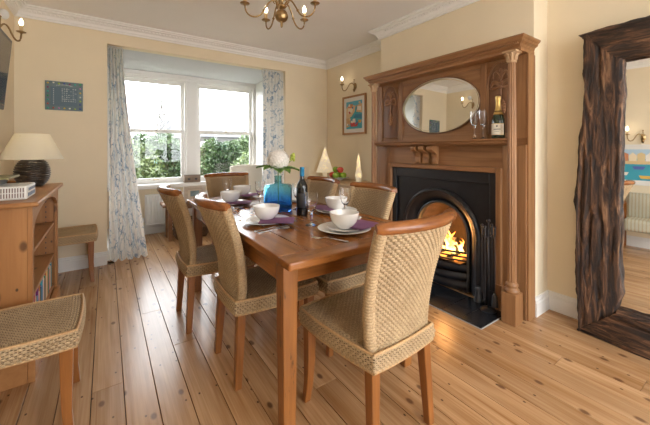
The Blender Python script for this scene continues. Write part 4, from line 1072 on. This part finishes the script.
# ------------------------------------------------------------------ curtains
def curtain(name, x0t, x1t, x0b, x1b, yt, yb, z0, z1, folds, label, seed):
    root = empty(name, ((x0b+x1b)/2, yb, z0), 0, label, 'curtain', 'blue toile curtains')
    m = MB(); fw = 1.15
    def f(u, v, back=0):
        t = 1-v                      # v=1 top
        xs = x0t+(x1t-x0t)*u; xb = x0b+(x1b-x0b)*u; e = t**1.25
        x = xs+(xb-xs)*e; a = .036+.014*e
        ph = 2*PI*folds*u+.5*math.sin(3*v+seed)
        y = yt+(yb-yt)*e+a*math.sin(ph)+.012*math.sin(ph*2.3+v*4)*e+.010*math.sin(v*7+u*9)*e
        return (x+.008*math.cos(ph)*e, y+back, z0+(z1-z0)*v)
    m.grid(f, 120, 46, lambda u, v: (u*fw, v*(z1-z0)))
    m.build('drape', M['curtain'], root, smooth=True, org='P')
    # pinch-pleat heading
    m = MB(); n = folds
    for i in range(n):
        u = (i+.25)/n; p = Vector(f(u, 1)); m.tube([(p.x, p.y, z1-.06), (p.x, p.y, z1+.012)], [.010, .016], 8)
    m2 = MB(); m2.v, m2.f, m2.mi = m.v, m.f, m.mi
    m2.build('heading_pleats', M['curtain'], root, smooth=True, org='P')
    MB().box(min(x0t, x1t), max(x0t, x1t), yt-.012, yt+.012, z1+.014, BZ-.0005).build('track', M['white'], root, org='P')
    return root
curtain('window_curtain', .018, .150, .022, .385, 4.165, 4.150, .006, 2.318, 5, 'floor-length blue and cream toile curtain left of the window', 0.)
curtain('window_curtain', 1.80, 2.108, 1.80, 2.108, 4.150, 4.150, .006, 2.318, 6, 'floor-length blue and cream toile curtain right of the window', 2.)

# ------------------------------------------------------------------ bookcase
KX0, KX1, KY0, KY1, KZ = XL+.022, -.318, 2.25, 3.325, .945
bk = empty('pine_bookcase', ((KX0+KX1)/2, (KY0+KY1)/2, 0), 0, 'low orange pine bookcase with open shelves against the left wall', 'bookcase')
def K(name, mb, mat=M['bookpine'], **kw): return mb.build(name, mat, bk, org='P', **kw)
K('top', MB().box(KX0, KX1+.028, KY0-.035, KY1+.035, KZ-.026, KZ), M['bookpiney'], bevel=.008)
for y0, y1 in ((KY0, KY0+.024), (KY1-.024, KY1)): K('end_panel', MB().box(KX0, KX1-.02, y0, y1, 0, KZ-.026), bevel=.002)
K('back_panel', MB().box(KX0, KX0+.012, KY0+.024, KY1-.024, .0, KZ-.026))
for y0, y1 in ((KY0-.002, KY0+.042), (KY1-.042, KY1+.002)): K('front_post', MB().box(KX1-.022, KX1, y0, y1, 0, KZ-.026), bevel=.003)
yA, yB = KY0+.042, KY1-.042
P = [(yA, KZ-.026), (yA, KZ-.155)]+[(yA+(yB-yA)*i/20, KZ-.155+.10*math.sin(PI*i/20)**.55) for i in range(1, 20)]+[(yB, KZ-.155), (yB, KZ-.026)]
K('arched_rail', MB().prism(P, 0, KX1-.02, KX1-.001), M['bookpiney'])
for z in (.15, .395, .645): K('shelf', MB().box(KX0+.012, KX1-.022, KY0+.024, KY1-.024, z-.02, z), M['bookpiney'], bevel=.003)
K('plinth', MB().box(KX1-.02, KX1+.012, KY0-.012, KY1+.012, 0, .125), M['bookpiney'], bevel=.004); K('plinth_return', MB().box(KX0, KX1-.02, KY0-.012, KY0, 0, .125), M['bookpiney'], bevel=.004)
for yy in (KY0+.026, KY1-.026):
    m = MB()
    for i in range(17): m.box(KX1-.075, KX1-.069, yy-.0025, yy+.0025, .20+i*.04, .212+i*.04)
    tag(K('shelf_strip', m, M['ink']), kind='stuff')
bc = [((.55, .04, .04), 'red'), ((.04, .13, .40), 'blue'), ((.75, .70, .60), 'cream'), ((.05, .28, .13), 'green'), ((.80, .50, .06), 'yellow'), ((.25, .05, .22), 'plum'), ((.03, .03, .04), 'black'), ((.55, .58, .62), 'grey'), ((.06, .38, .48), 'teal'), ((.62, .22, .05), 'orange')]
rg = random.Random(21); y = KY0+.30; i = 0
while y < KY1-.07:
    w = rg.uniform(.016, .034); hh = rg.uniform(.15, .215); dd = rg.uniform(.12, .17); c, cn_ = bc[(i*7+i//10) % 10]
    if rg.random() < .08 and y > KY0+.4: y += .004
    b = empty('book', (KX1-.035-dd/2, y+w/2, .1503), 0)
    MB().box(-dd/2, dd/2-.003, -w/2+.002, w/2-.002, .003, hh-.003).build('pages', M['label'], b)
    m = MB(); m.box(-dd/2, dd/2, -w/2, -w/2+.002, 0, hh); m.box(-dd/2, dd/2, w/2-.002, w/2, 0, hh); m.box(dd/2-.002, dd/2, -w/2+.002, w/2-.002, 0, hh); m.build('cover', PM('book_'+cn_, c), b)
    tag(b, 'upright %s book on the bottom shelf, number %d from the left' % (cn_, i+1), 'book', 'books on the bottom shelf'); 
    b['label'] = '%s-spined book, %s in the bottom-shelf row counting from the near end' % (cn_, ['first','second','third','fourth','fifth','sixth','seventh','eighth','ninth','tenth','eleventh','twelfth','thirteenth','fourteenth','fifteenth','sixteenth','seventeenth','eighteenth','nineteenth','twentieth','twenty-first','twenty-second','twenty-third','twenty-fourth','twenty-fifth','twenty-sixth','twenty-seventh','twenty-eighth','twenty-ninth','thirtieth','thirty-first','thirty-second','thirty-third','thirty-fourth','thirty-fifth','thirty-sixth','thirty-seventh'][min(i, 36)])
    y += w+.0008; i += 1
# some things on the upper shelves
for (y, z, c, cn_, h_) in ((2.62, .3955, (.03, .03, .035), 'black', .13), (2.86, .3955, (.05, .16, .14), 'dark green', .15)):
    b = empty('storage_box', (-.50, y, z), 0, '%s storage box on the middle shelf' % cn_, 'box'); MB().box(-.09, .09, -.09, .09, 0, h_).build('body', PM('box_'+cn_.replace(' ', '_'), c), b, bevel=.004); MB().box(-.094, .094, -.094, .094, h_-.03, h_+.004).build('lid', PM('box_'+cn_.replace(' ', '_'), c), b, bevel=.003)
# table lamp
lp = empty('table_lamp', (-.452, 3.19, KZ+.0003), 0, 'table lamp with dark rope-wound base and cream cone shade', 'lamp')
prof = []
for k in range(97):
    t = k/96; a = PI*(.13+.74*t); z = .100-.100*math.cos(a)/math.cos(PI*.13); r = .103*math.sin(a)**.7+.0032*math.sin(t*2*PI*15)
    prof.append((r, z))
m = MB(); m.lathe(prof, 48); m.build('base', M['lampbase'], lp, smooth=True)
m = MB(); m.lathe([(.028, .175), (.028, .195), (.012, .20), (.012, .27)], 16); m.build('bulb_holder', M['brass'], lp, smooth=True, angle=40)
m = MB(); m.lathe([(.022, .27), (.03, .30), (.022, .335), (0, .345)], 16); m.build('bulb', emis('soft_bulb', (1, .8, .5), 3), lp, smooth=True)
def shade_mat():
    t = Mt('cream_card_shade'); d = t.n('BsdfDiffuse'); d.inputs[0].default_value = (.88, .84, .74, 1); tr = t.n('BsdfTranslucent'); tr.inputs[0].default_value = (.90, .84, .68, 1)
    mx = t.n('MixShader'); mx.inputs[0].default_value = .45; t.l(d, 0, mx, 1); t.l(tr, 0, mx, 2); t.l(mx, 0, t.out, 'Surface'); return t.m
m = MB(); m.lathe([(.182, .200), (.099, .388), (.0975, .388), (.1805, .200)], 64, cap=False); m.build('shade', shade_mat(), lp, smooth=True, angle=40)
m = MB()
for k in range(3): a = 2*PI*k/3; m.tube([(.012*math.cos(a), .012*math.sin(a), .268), (.108*math.cos(a), .108*math.sin(a), .37)], .002, 6)
m.build('shade_carrier', M['brass'], lp)
point('lamp_light', (0, 0, .31), 9, (1, .88, .68), .03, lp)
# radio and boxes
rd = empty('tabletop_radio', (-.505, 2.475, KZ+.0003), 0, 'cream radio with slotted grille and blue patterned end', 'radio')
MB().box(-.15, .15, -.125, .125, 0, .074).build('case', M['radio'], rd, bevel=.008)
for i in range(26):
    for j in range(2):
        x = -.138+i*.0108; MB().box(x, x+.005, -.1262, -.1245, .012+j*.028, .036+j*.028).build('grille_slot', M['grille'], rd)
for i in range(5):
    for j in range(2):
        y = -.10+i*.042+(.015 if j else 0); MB().box(.1495, .1510, y, y+.028, .014+j*.030, .034+j*.026).build('blue_tile', M['bluepaint'], rd)
ob = empty('media_box', (-.57, 2.49, KZ+.0746), 0, 'black media box on top of the cream radio', 'box'); MB().box(-.09, .09, -.10, .10, 0, .035).build('body', M['black'], ob, bevel=.003); MB().box(-.05, .05, -.1012, -.10, .012, .02).build('display', M['screen'], ob)
o = MB().box(-.115, .115, -.13, .13, 0, .012).build('olive_folder', M['olive'], None, bevel=.003); o.location = (-.545, 2.50, KZ+.1102); tag(o, 'flat olive-green folder lying on the black media box', 'folder')
o = MB().box(-.07, .07, -.09, .09, 0, .022).build('remote_tray', M['black'], None, bevel=.005); o.location = (-.60, 2.52, KZ+.1226); tag(o, 'small black tray on top of the olive folder', 'tray')

# ------------------------------------------------------------------ wall art
pq = empty('beaded_wall_plaque', (-.342, YB-.001, 1.746), 0, 'slate-blue plaque edged with coloured beads on the window wall', 'wall plaque')
MB().box(-.147, .147, -.014, 0, -.142, .142).build('panel', M['plaque'], pq, bevel=.004)
MB().box(-.105, .105, -.0165, -.014, -.10, .085).build('inner_panel', PM('darker_blue_panel', (.10, .16, .21)), pq)
rg = random.Random(8); bcol = [(.75, .5, .03), (.03, .06, .3), (.02, .3, .08), (.6, .2, .45), (.35, .5, .06), (.03, .4, .3), (.5, .06, .04), (.7, .7, .62), (.25, .03, .12), (.02, .35, .22)]
pts = [(-.125+.0417*k, .122) for k in range(7)]+[(-.125+.0417*k, -.122) for k in range(7)]+[(-.125, .081-.0405*k) for k in range(5)]+[(.125, .081-.0405*k) for k in range(5)]
for i, (x, z) in enumerate(pts):
    q = i % 10; m = MB(); m.ball((x, -.016, z+rg.uniform(-.004, .004)), .0082, 8, 6, (1, .6, 1)); m.build('bead', PM('bead_%d' % q, bcol[(i*7) % 10]), pq, smooth=True)
m = MB()
for r_ in range(7):
    for c_ in range(7):
        if rg.random() < .8: x = -.02+c_*.017; z = .066-r_*.020; m.box(x, x+rg.uniform(.006, .013), -.0175, -.0165, z, z+rg.uniform(.004, .010))
for r_ in range(9): m.box(-.085, -.079, -.0175, -.0165, .06-r_*.018, .068-r_*.018)
for c_ in range(12): x = -.06+c_*.0105; m.box(x, x+.006, -.0160, -.0138, .098+.008*math.sin(PI*c_/11), .106+.008*math.sin(PI*c_/11))
tag(m.build('white_marks', M['whitemark'], pq), kind='stuff')
def harbour(parent, W_, H_, rows, y=-.0):
    """flat blocks of colour making a small harbour scene; x across, z up, drawn at depth y"""
    for nm, c, poly in rows:
        m = MB(); m.prism([(a*W_, b*H_) for a, b in poly], 1, y-.0008, y); m.build('painted_patch', PM('paint_'+nm, c), parent); y -= .0004
def frame_pic(name, loc, rz, W_, H_, fw, mat, mw, label, cat, rows, sea):
    p = empty(name, loc, rz, label, cat)
    for (a, b, c, d) in ((-W_/2, -W_/2+fw, -H_/2, H_/2), (W_/2-fw, W_/2, -H_/2, H_/2), (-W_/2+fw, W_/2-fw, -H_/2, -H_/2+fw), (-W_/2+fw, W_/2-fw, H_/2-fw, H_/2)):
        MB().box(a, b, -.024, 0, c, d).build('frame_side', mat, p, bevel=.003)
    MB().box(-W_/2+fw, W_/2-fw, -.010, -.002, -H_/2+fw, H_/2-fw).build('mount', M['mount'], p)
    pw, ph = W_-2*fw-2*mw, H_-2*fw-2*mw
    pc = MB().box(-pw/2, pw/2, -.0115, -.010, -ph/2, ph/2).build('picture', PM('paint_sea_'+name, sea), p)
    harbour(pc, pw, ph, rows, -.0115); return p
SEA = (.05, .36, .47)
rows = [('sky', (.12, .45, .62), [(-.5, .3), (.5, .3), (.5, .5), (-.5, .5)]), ('sand', (.72, .52, .30), [(-.5, -.15), (-.15, -.05), (.05, .12), (.1, .32), (-.3, .42), (-.5, .25)]),
        ('cream', (.80, .72, .58), [(-.4, .05), (-.1, .1), (-.05, .3), (-.35, .34)]), ('roof', (.70, .28, .10), [(-.42, .28), (-.05, .24), (-.2, .42)]), ('sand2', (.74, .48, .24), [(.15, .1), (.5, .05), (.5, .38), (.25, .34)]),
        ('cream2', (.82, .76, .66), [(.22, .16), (.45, .14), (.45, .28), (.22, .30)]), ('rock', (.62, .40, .20), [(-.5, -.45), (-.25, -.4), (-.2, -.12), (-.5, -.1)]), ('deep', (.03, .20, .36), [(.0, -.1), (.5, -.15), (.5, -.02), (.1, .02)]),
        ('boat', (.55, .06, .05), [(-.18, -.42), (.22, -.42), (.28, -.28), (-.22, -.28)]), ('cabin', (.85, .80, .72), [(-.08, -.28), (.12, -.28), (.10, -.14), (-.06, -.14)]), ('boat2', (.80, .45, .08), [(.3, -.3), (.46, -.3), (.48, -.2), (.28, -.2)])]
_g = random.Random(31)
for _i in range(16):
    _x, _z, _w, _h = _g.uniform(-.46, .36), _g.uniform(-.46, .40), _g.uniform(.05, .12), _g.uniform(.03, .08)
    rows.append(('dab%d' % (_i % 6), [(.85, .8, .7), (.65, .3, .12), (.04, .22, .42), (.10, .48, .58), (.75, .55, .28), (.5, .1, .08)][_i % 6], [(_x, _z), (_x+_w, _z+_g.uniform(-.02, .02)), (_x+_w*.9, _z+_h), (_x+_w*.1, _z+_h)]))
frame_pic('framed_painting', (XR-.001, 3.415, 1.695), -PI/2, .50, .545, .026, M['oakframe'], .055, 'oak-framed harbour painting in turquoise and orange below the sconce', 'painting', rows, SEA)
rows2 = [('sky2', (.45, .62, .75), [(-.5, .2), (.5, .2), (.5, .5), (-.5, .5)])]+[('h%d' % i, c, [(-.5+i*.125, .1), (-.38+i*.125, .1), (-.38+i*.125, .3+.05*(i % 2)), (-.44+i*.125, .4), (-.5+i*.125, .3+.05*(i % 2))]) for i, c in enumerate([(.8, .74, .6), (.75, .45, .2), (.85, .82, .75), (.7, .55, .3), (.82, .7, .5), (.6, .25, .12), (.85, .8, .7), (.75, .6, .35)])]+\
        [('quay', (.70, .52, .28), [(-.5, .02), (.5, .02), (.5, .12), (-.5, .12)])]+[('bt%d' % i, c, [(x, z), (x+.14, z), (x+.17, z+.1), (x-.03, z+.1)]) for i, (x, z, c) in enumerate([(-.4, -.3, (.6, .05, .05)), (-.1, -.15, (.1, .15, .45)), (.15, -.35, (.8, .75, .65)), (.3, -.1, (.65, .08, .05)), (-.2, -.44, (.75, .5, .1))])]
frame_pic('framed_painting', (XL+.001, .92, 1.12), PI/2, .80, .56, .022, M['trim'], .045, 'white-framed harbour painting of boats, seen only in the rustic mirror', 'painting', rows2, (.04, .25, .50))

# ------------------------------------------------------------------ striped armchair seen in the rustic mirror
ac = empty('striped_armchair', (-.43, .76, 0), 0, 'striped upholstered armchair with wooden arms, seen in the rustic mirror', 'armchair')
MB().box(-.20, .18, -.24, .24, .26, .42).build('seat_cushion', M['stripe'], ac, bevel=.04, seg=3)
m = MB(); m.grid(lambda u, v: (-.20-.03*v+.03*math.sin(PI*u), -.24+.48*u, .40+.34*v), 12, 8); o = m.build('back_cushion', M['stripe'], ac, smooth=True); q = o.modifiers.new('solid', 'SOLIDIFY'); q.thickness = .05; q.offset = 1
for s in (-1, 1):
    m = MB(); m.tube([(-.22, s*.27, .60), (0, s*.275, .62), (.20, s*.27, .60)], .022, 8); m.build('arm_rest', M['chairleg'], ac, smooth=True)
    for x in (-.17, .17): m = MB(); m.taper(x, s*.265, 0, .60, .018, .02); m.build('leg', M['chairleg'], ac)

# ------------------------------------------------------------------ sideboard in the recess
sbd = empty('oak_sideboard', (2.60, 3.36, 0), 0, 'pale oak sideboard in the recess behind the table', 'sideboard')
SX0, SX1, SY0, SY1, SZ = 2.365, 2.825, 2.66, 4.06, .80
def SB(name, mb, mat=M['sidewood'], parent=sbd, **kw): return mb.build(name, mat, parent, org=tuple(sbd.location), **kw)
SB('top', MB().box(SX0-.025, SX1, SY0, SY1, SZ-.028, SZ), bevel=.006)
m = MB(); m.box(SX0, SX1-.005, SY0+.015, SY1-.015, .08, SZ-.028); SB('carcass', m)
SB('plinth', MB().box(SX0+.02, SX1-.005, SY0+.03, SY1-.03, 0, .08))
for i in range(3):
    a = (SY1-SY0-.05)/3; y0 = SY0+.025+i*a
    for nm, z0, z1 in (('drawer', .60, .755), ('door', .10, .585)):
        d_ = SB(nm, MB().box(SX0-.016, SX0, y0+.008, y0+a-.008, z0, z1), bevel=.004)
        zz = (z0+z1)/2 if nm == 'drawer' else z1-.07
        for yy in ([y0+a*.5] if nm == 'drawer' else [y0+a*.85]):
            m = MB(); m.ball((SX0-.032, yy, zz), .017, 10, 8); m.tube([(SX0-.016, yy, zz), (SX0-.03, yy, zz)], .008); SB('knob', m, M['bookpine'], d_, smooth=True)
def paper_tree(loc, w, h, tz, tw, label, rz, steps):
    t = empty('paper_tree', loc, rz, label, 'tree ornament', 'lit paper tree ornaments')
    MB().box(-tw, tw, -tw, tw, 0, tz).build('trunk', M['papertree'], t)
    m = MB(); rows = []
    for (q, z) in steps: rows.append(m.addv([(i*q*w, j*q*w*.45, tz+z*h) for i, j in ((-1, -1), (1, -1), (1, 1), (-1, 1))]))
    for a, b in zip(rows, rows[1:]):
        for i in range(4): j = (i+1) % 4; m.face([a+i, a+j, b+j, b+i])
    m.face([rows[0]+i for i in (3, 2, 1, 0)]); m.face([rows[-1]+i for i in range(4)])
    bd = m.build('crown', M['papertree'], t)
    g = random.Random(int(w*1000)); m = MB()
    for i in range(46):
        z = g.random()*.9; q = np.interp(z, [s_[1] for s_ in steps], [s_[0] for s_ in steps])*w; x = g.uniform(-.85, .85)*q; s_ = .006
        m.box(x-s_, x+s_, -q*.45-.0015, -q*.45+.0005, tz+z*h, tz+z*h+s_*1.6)
    tag(m.build('cut_out_pattern', emis('glowing_cutout', (1, .78, .42), .55, (.8, .6, .3)) if 'glowing_cutout' not in bpy.data.materials else bpy.data.materials['glowing_cutout'], bd), kind='stuff')
    return t
paper_tree((2.70, 3.93, SZ+.0003), .125, .385, .072, .035, 'wide glowing white paper tree in the corner of the sideboard', -YAW, [(1, 0), (1, .03), (.03, 1)])
paper_tree((2.60, 3.04, SZ+.0003), .043, .30, .065, .030, 'slender glowing white paper tree beside the fireplace column', -YAW-.3, [(.95, 0), (1, .10), (.72, .30), (.66, .31), (.40, .70), (.05, 1)])
pl = lathe_obj('fruit_plate', [(0, .012), (.05, .012), (.05, .0), (.06, 0), (.062, .014), (.11, .020), (.150, .033), (.148, .036), (.11, .025), (0, .018)], M['china']); pl.location = (2.62, 3.49, SZ+.0003); tag(pl, 'white footed plate of apples on the sideboard', 'plate')
for (dx, dy, dz, c, w) in ((-.048, .072, .002, 'r', 'red apple at the left of the plate'), (-.058, -.022, .001, 'g', 'green apple at the front of the plate'), (.025, -.078, .001, 'g', 'green apple at the right of the plate'), (.05, .028, .001, 'g', 'green apple at the back of the plate'), (-.016, .034, .074, 'g', 'green apple on top of the pile, left'), (-.012, -.062, .074, 'r', 'red apple on top of the pile, right')):
    a = empty('apple', (2.62+dx, 3.49+dy, SZ+.0245+dz), 0, w, 'apple', 'apples on the sideboard plate')
    m = MB(); m.lathe([(q*1.22, w_*1.22) for q, w_ in [(0, .006), (.012, .001), (.024, .006), (.034, .022), (.037, .038), (.031, .054), (.018, .062), (.006, .059), (0, .053)]], 18, cap=False); m.build('skin', M['apple_'+c], a, smooth=True)
    m = MB(); m.tube([(0, 0, .065), (.003, 0, .086)], .0015, 5); m.build('stem', M['bench'], a)

# ------------------------------------------------------------------ under the window
ra = empty('panel_radiator', (.95, BY-.02, .16), 0, 'white panel radiator under the bay window', 'radiator')
m = MB(); RW = .5; RH = .415
MB().box(-RW, RW, -.095, -.06, 0, RH).build('rear_panel', M['white'], ra)
m = MB(); nr = 26
P = [(-RW, -.145)]
for i in range(nr):
    a = -RW+i*2*RW/nr; w_ = 2*RW/nr; P += [(a+w_*.15, -.145), (a+w_*.30, -.160), (a+w_*.70, -.160), (a+w_*.85, -.145)]
P += [(RW, -.145), (RW, -.135), (-RW, -.135)]
m.prism(P, 2, .02, RH-.02); m.box(-RW, RW, -.160, -.135, 0, .02); m.box(-RW, RW, -.160, -.135, RH-.02, RH); m.build('front_panel', M['white'], ra)
MB().box(-RW, RW, -.135, -.095, RH-.012, RH-.004).build('top_grille', M['white'], ra)
for s in (-1, 1): MB().box(s*RW-.003, s*RW+.003, -.16, -.06, 0, RH).build('side_cover', M['white'], ra)
m = MB(); m.tube([(-RW-.03, -.11, -.16), (-RW-.03, -.11, .04), (-RW, -.11, .04)], .008); m.lathe([(.014, 0), (.018, .01), (.018, .05), (.012, .06)], 14, (-RW-.03, -.11, .04)); m.build('valve', M['white'], ra, smooth=True, angle=50)
for s in (-1, 1): MB().box(s*.3-.02, s*.3+.02, -.06, .018, .1, .3).build('wall_bracket', M['white'], ra)
so = empty('wall_socket', (.30, BY-.0005, .27), 0, 'white double wall socket left of the radiator', 'socket'); MB().box(-.072, .072, -.010, 0, -.043, .043).build('face_plate', M['white'], so, bevel=.003)
for s in (-1, 1): MB().box(s*.03-.008, s*.03+.008, -.013, -.010, .008, .026).build('switch', M['trim'], so)
bn = empty('wooden_bench', (.98, 4.76, 0), 0, 'rustic dark wooden bench under the bay window', 'bench')
for i in range(2): MB().box(-.37, .37, -.155+i*.157, -.002+i*.157, .45, .488).build('seat_plank', M['bench'], bn, bevel=.005)
for sx in (-1, 1):
    for sy in (-1, 1): m = MB(); m.taper(sx*.28, sy*.115, 0, .45, .024, .024); m.build('leg', M['bench'], bn, bevel=.003)
    MB().box(sx*.28-.015, sx*.28+.015, -.09, .09, .39, .45).build('cross_rail', M['bench'], bn)
MB().box(-.256, .256, -.012, .012, .39, .45).build('long_rail', M['bench'], bn)
bs = empty('wicker_basket', (.98, 4.76, 0), 0, 'dark brown wicker basket under the bench', 'basket')
m = MB(); loft(m, [rsq(.20, .135, .001, 36, 6), rsq(.21, .14, .02, 36, 6), rsq(.22, .15, .25, 36, 6), rsq(.21, .14, .25, 36, 6), rsq(.195, .13, .03, 36, 6)]); m.build('basket_body', M['basket'], bs)
for z in (.04, .09, .14, .19, .245):
    m = MB(); P = rsq(.212+.04*z, .142+.04*z, z, 36, 6); P.append(P[0]); m.tube(P, .008, 6, False); m.build('woven_band', M['basket'], bs, smooth=True)
pf = empty('white_photo_frame', (1.02, 4.70, .4883), .12, 'whitewashed photo frame with a blue picture on the bench', 'picture frame')
for (a, b, c, d) in ((-.15, -.095, 0, .225), (.095, .15, 0, .225), (-.095, .095, 0, .055), (-.095, .095, .17, .225)): MB().box(a, b, -.012, .012, c, d).build('frame_side', M['whitewash'], pf, bevel=.003)
MB().box(-.095, .095, -.004, .006, .055, .17).build('mount', M['mount'], pf); MB().box(-.06, .06, -.0055, -.004, .075, .15).build('photo', M['photo'], pf)
m = MB(); m.obox((0, .055, .085), (.02, 0, 0), (0, .045, -.085), (0, .003, .002)); m.build('easel_back', M['whitewash'], pf)
hb = empty('heart_box', (1.075, BY-.085, .7183), 0, 'small grey-brown wooden box with two dark hearts on the sill', 'box')
MB().box(-.115, .115, -.045, .045, 0, .108).build('body', M['driftbox'], hb, bevel=.003); MB().box(-.118, .118, -.048, .048, .092, .110).build('lid', M['driftbox'], hb, bevel=.003)
for s in (-1, 1):
    m = MB(); H = [(.020*math.sin(t)**3*1.0, .0013*(13*math.cos(t)-5*math.cos(2*t)-2*math.cos(3*t)-math.cos(4*t))) for t in [2*PI*k/24 for k in range(24)]]
    m.prism([(s*.05+a, .05+b) for a, b in H], 1, -.0475, -.045); m.build('heart', M['ink'], hb)
# cream chair by the window
cc = empty('cream_upholstered_chair', (1.83, 4.55, 0), .05, 'cream upholstered chair standing at the window behind the table', 'chair')
MB().box(-.24, .24, -.22, .24, .30, .46).build('seat', M['cream'], cc, bevel=.035, seg=3)
m = MB(); m.grid(lambda u, v: (-.25+.50*u+(u-.5)*.02*v, .20+.07*v+.015*math.sin(PI*u), .36+.60*v+.02*math.sin(PI*u)*v), 14, 10); o = m.build('backrest', M['cream'], cc, smooth=True); q = o.modifiers.new('solid', 'SOLIDIFY'); q.thickness = .07; q.offset = 0; q = o.modifiers.new('bev', 'BEVEL'); q.width = .02; q.segments = 3
for sx in (-1, 1):
    for sy in (-1, 1): m = MB(); m.taper(sx*.20, sy*.18, 0, .31, .016, .022); m.build('leg', M['bench'], cc)
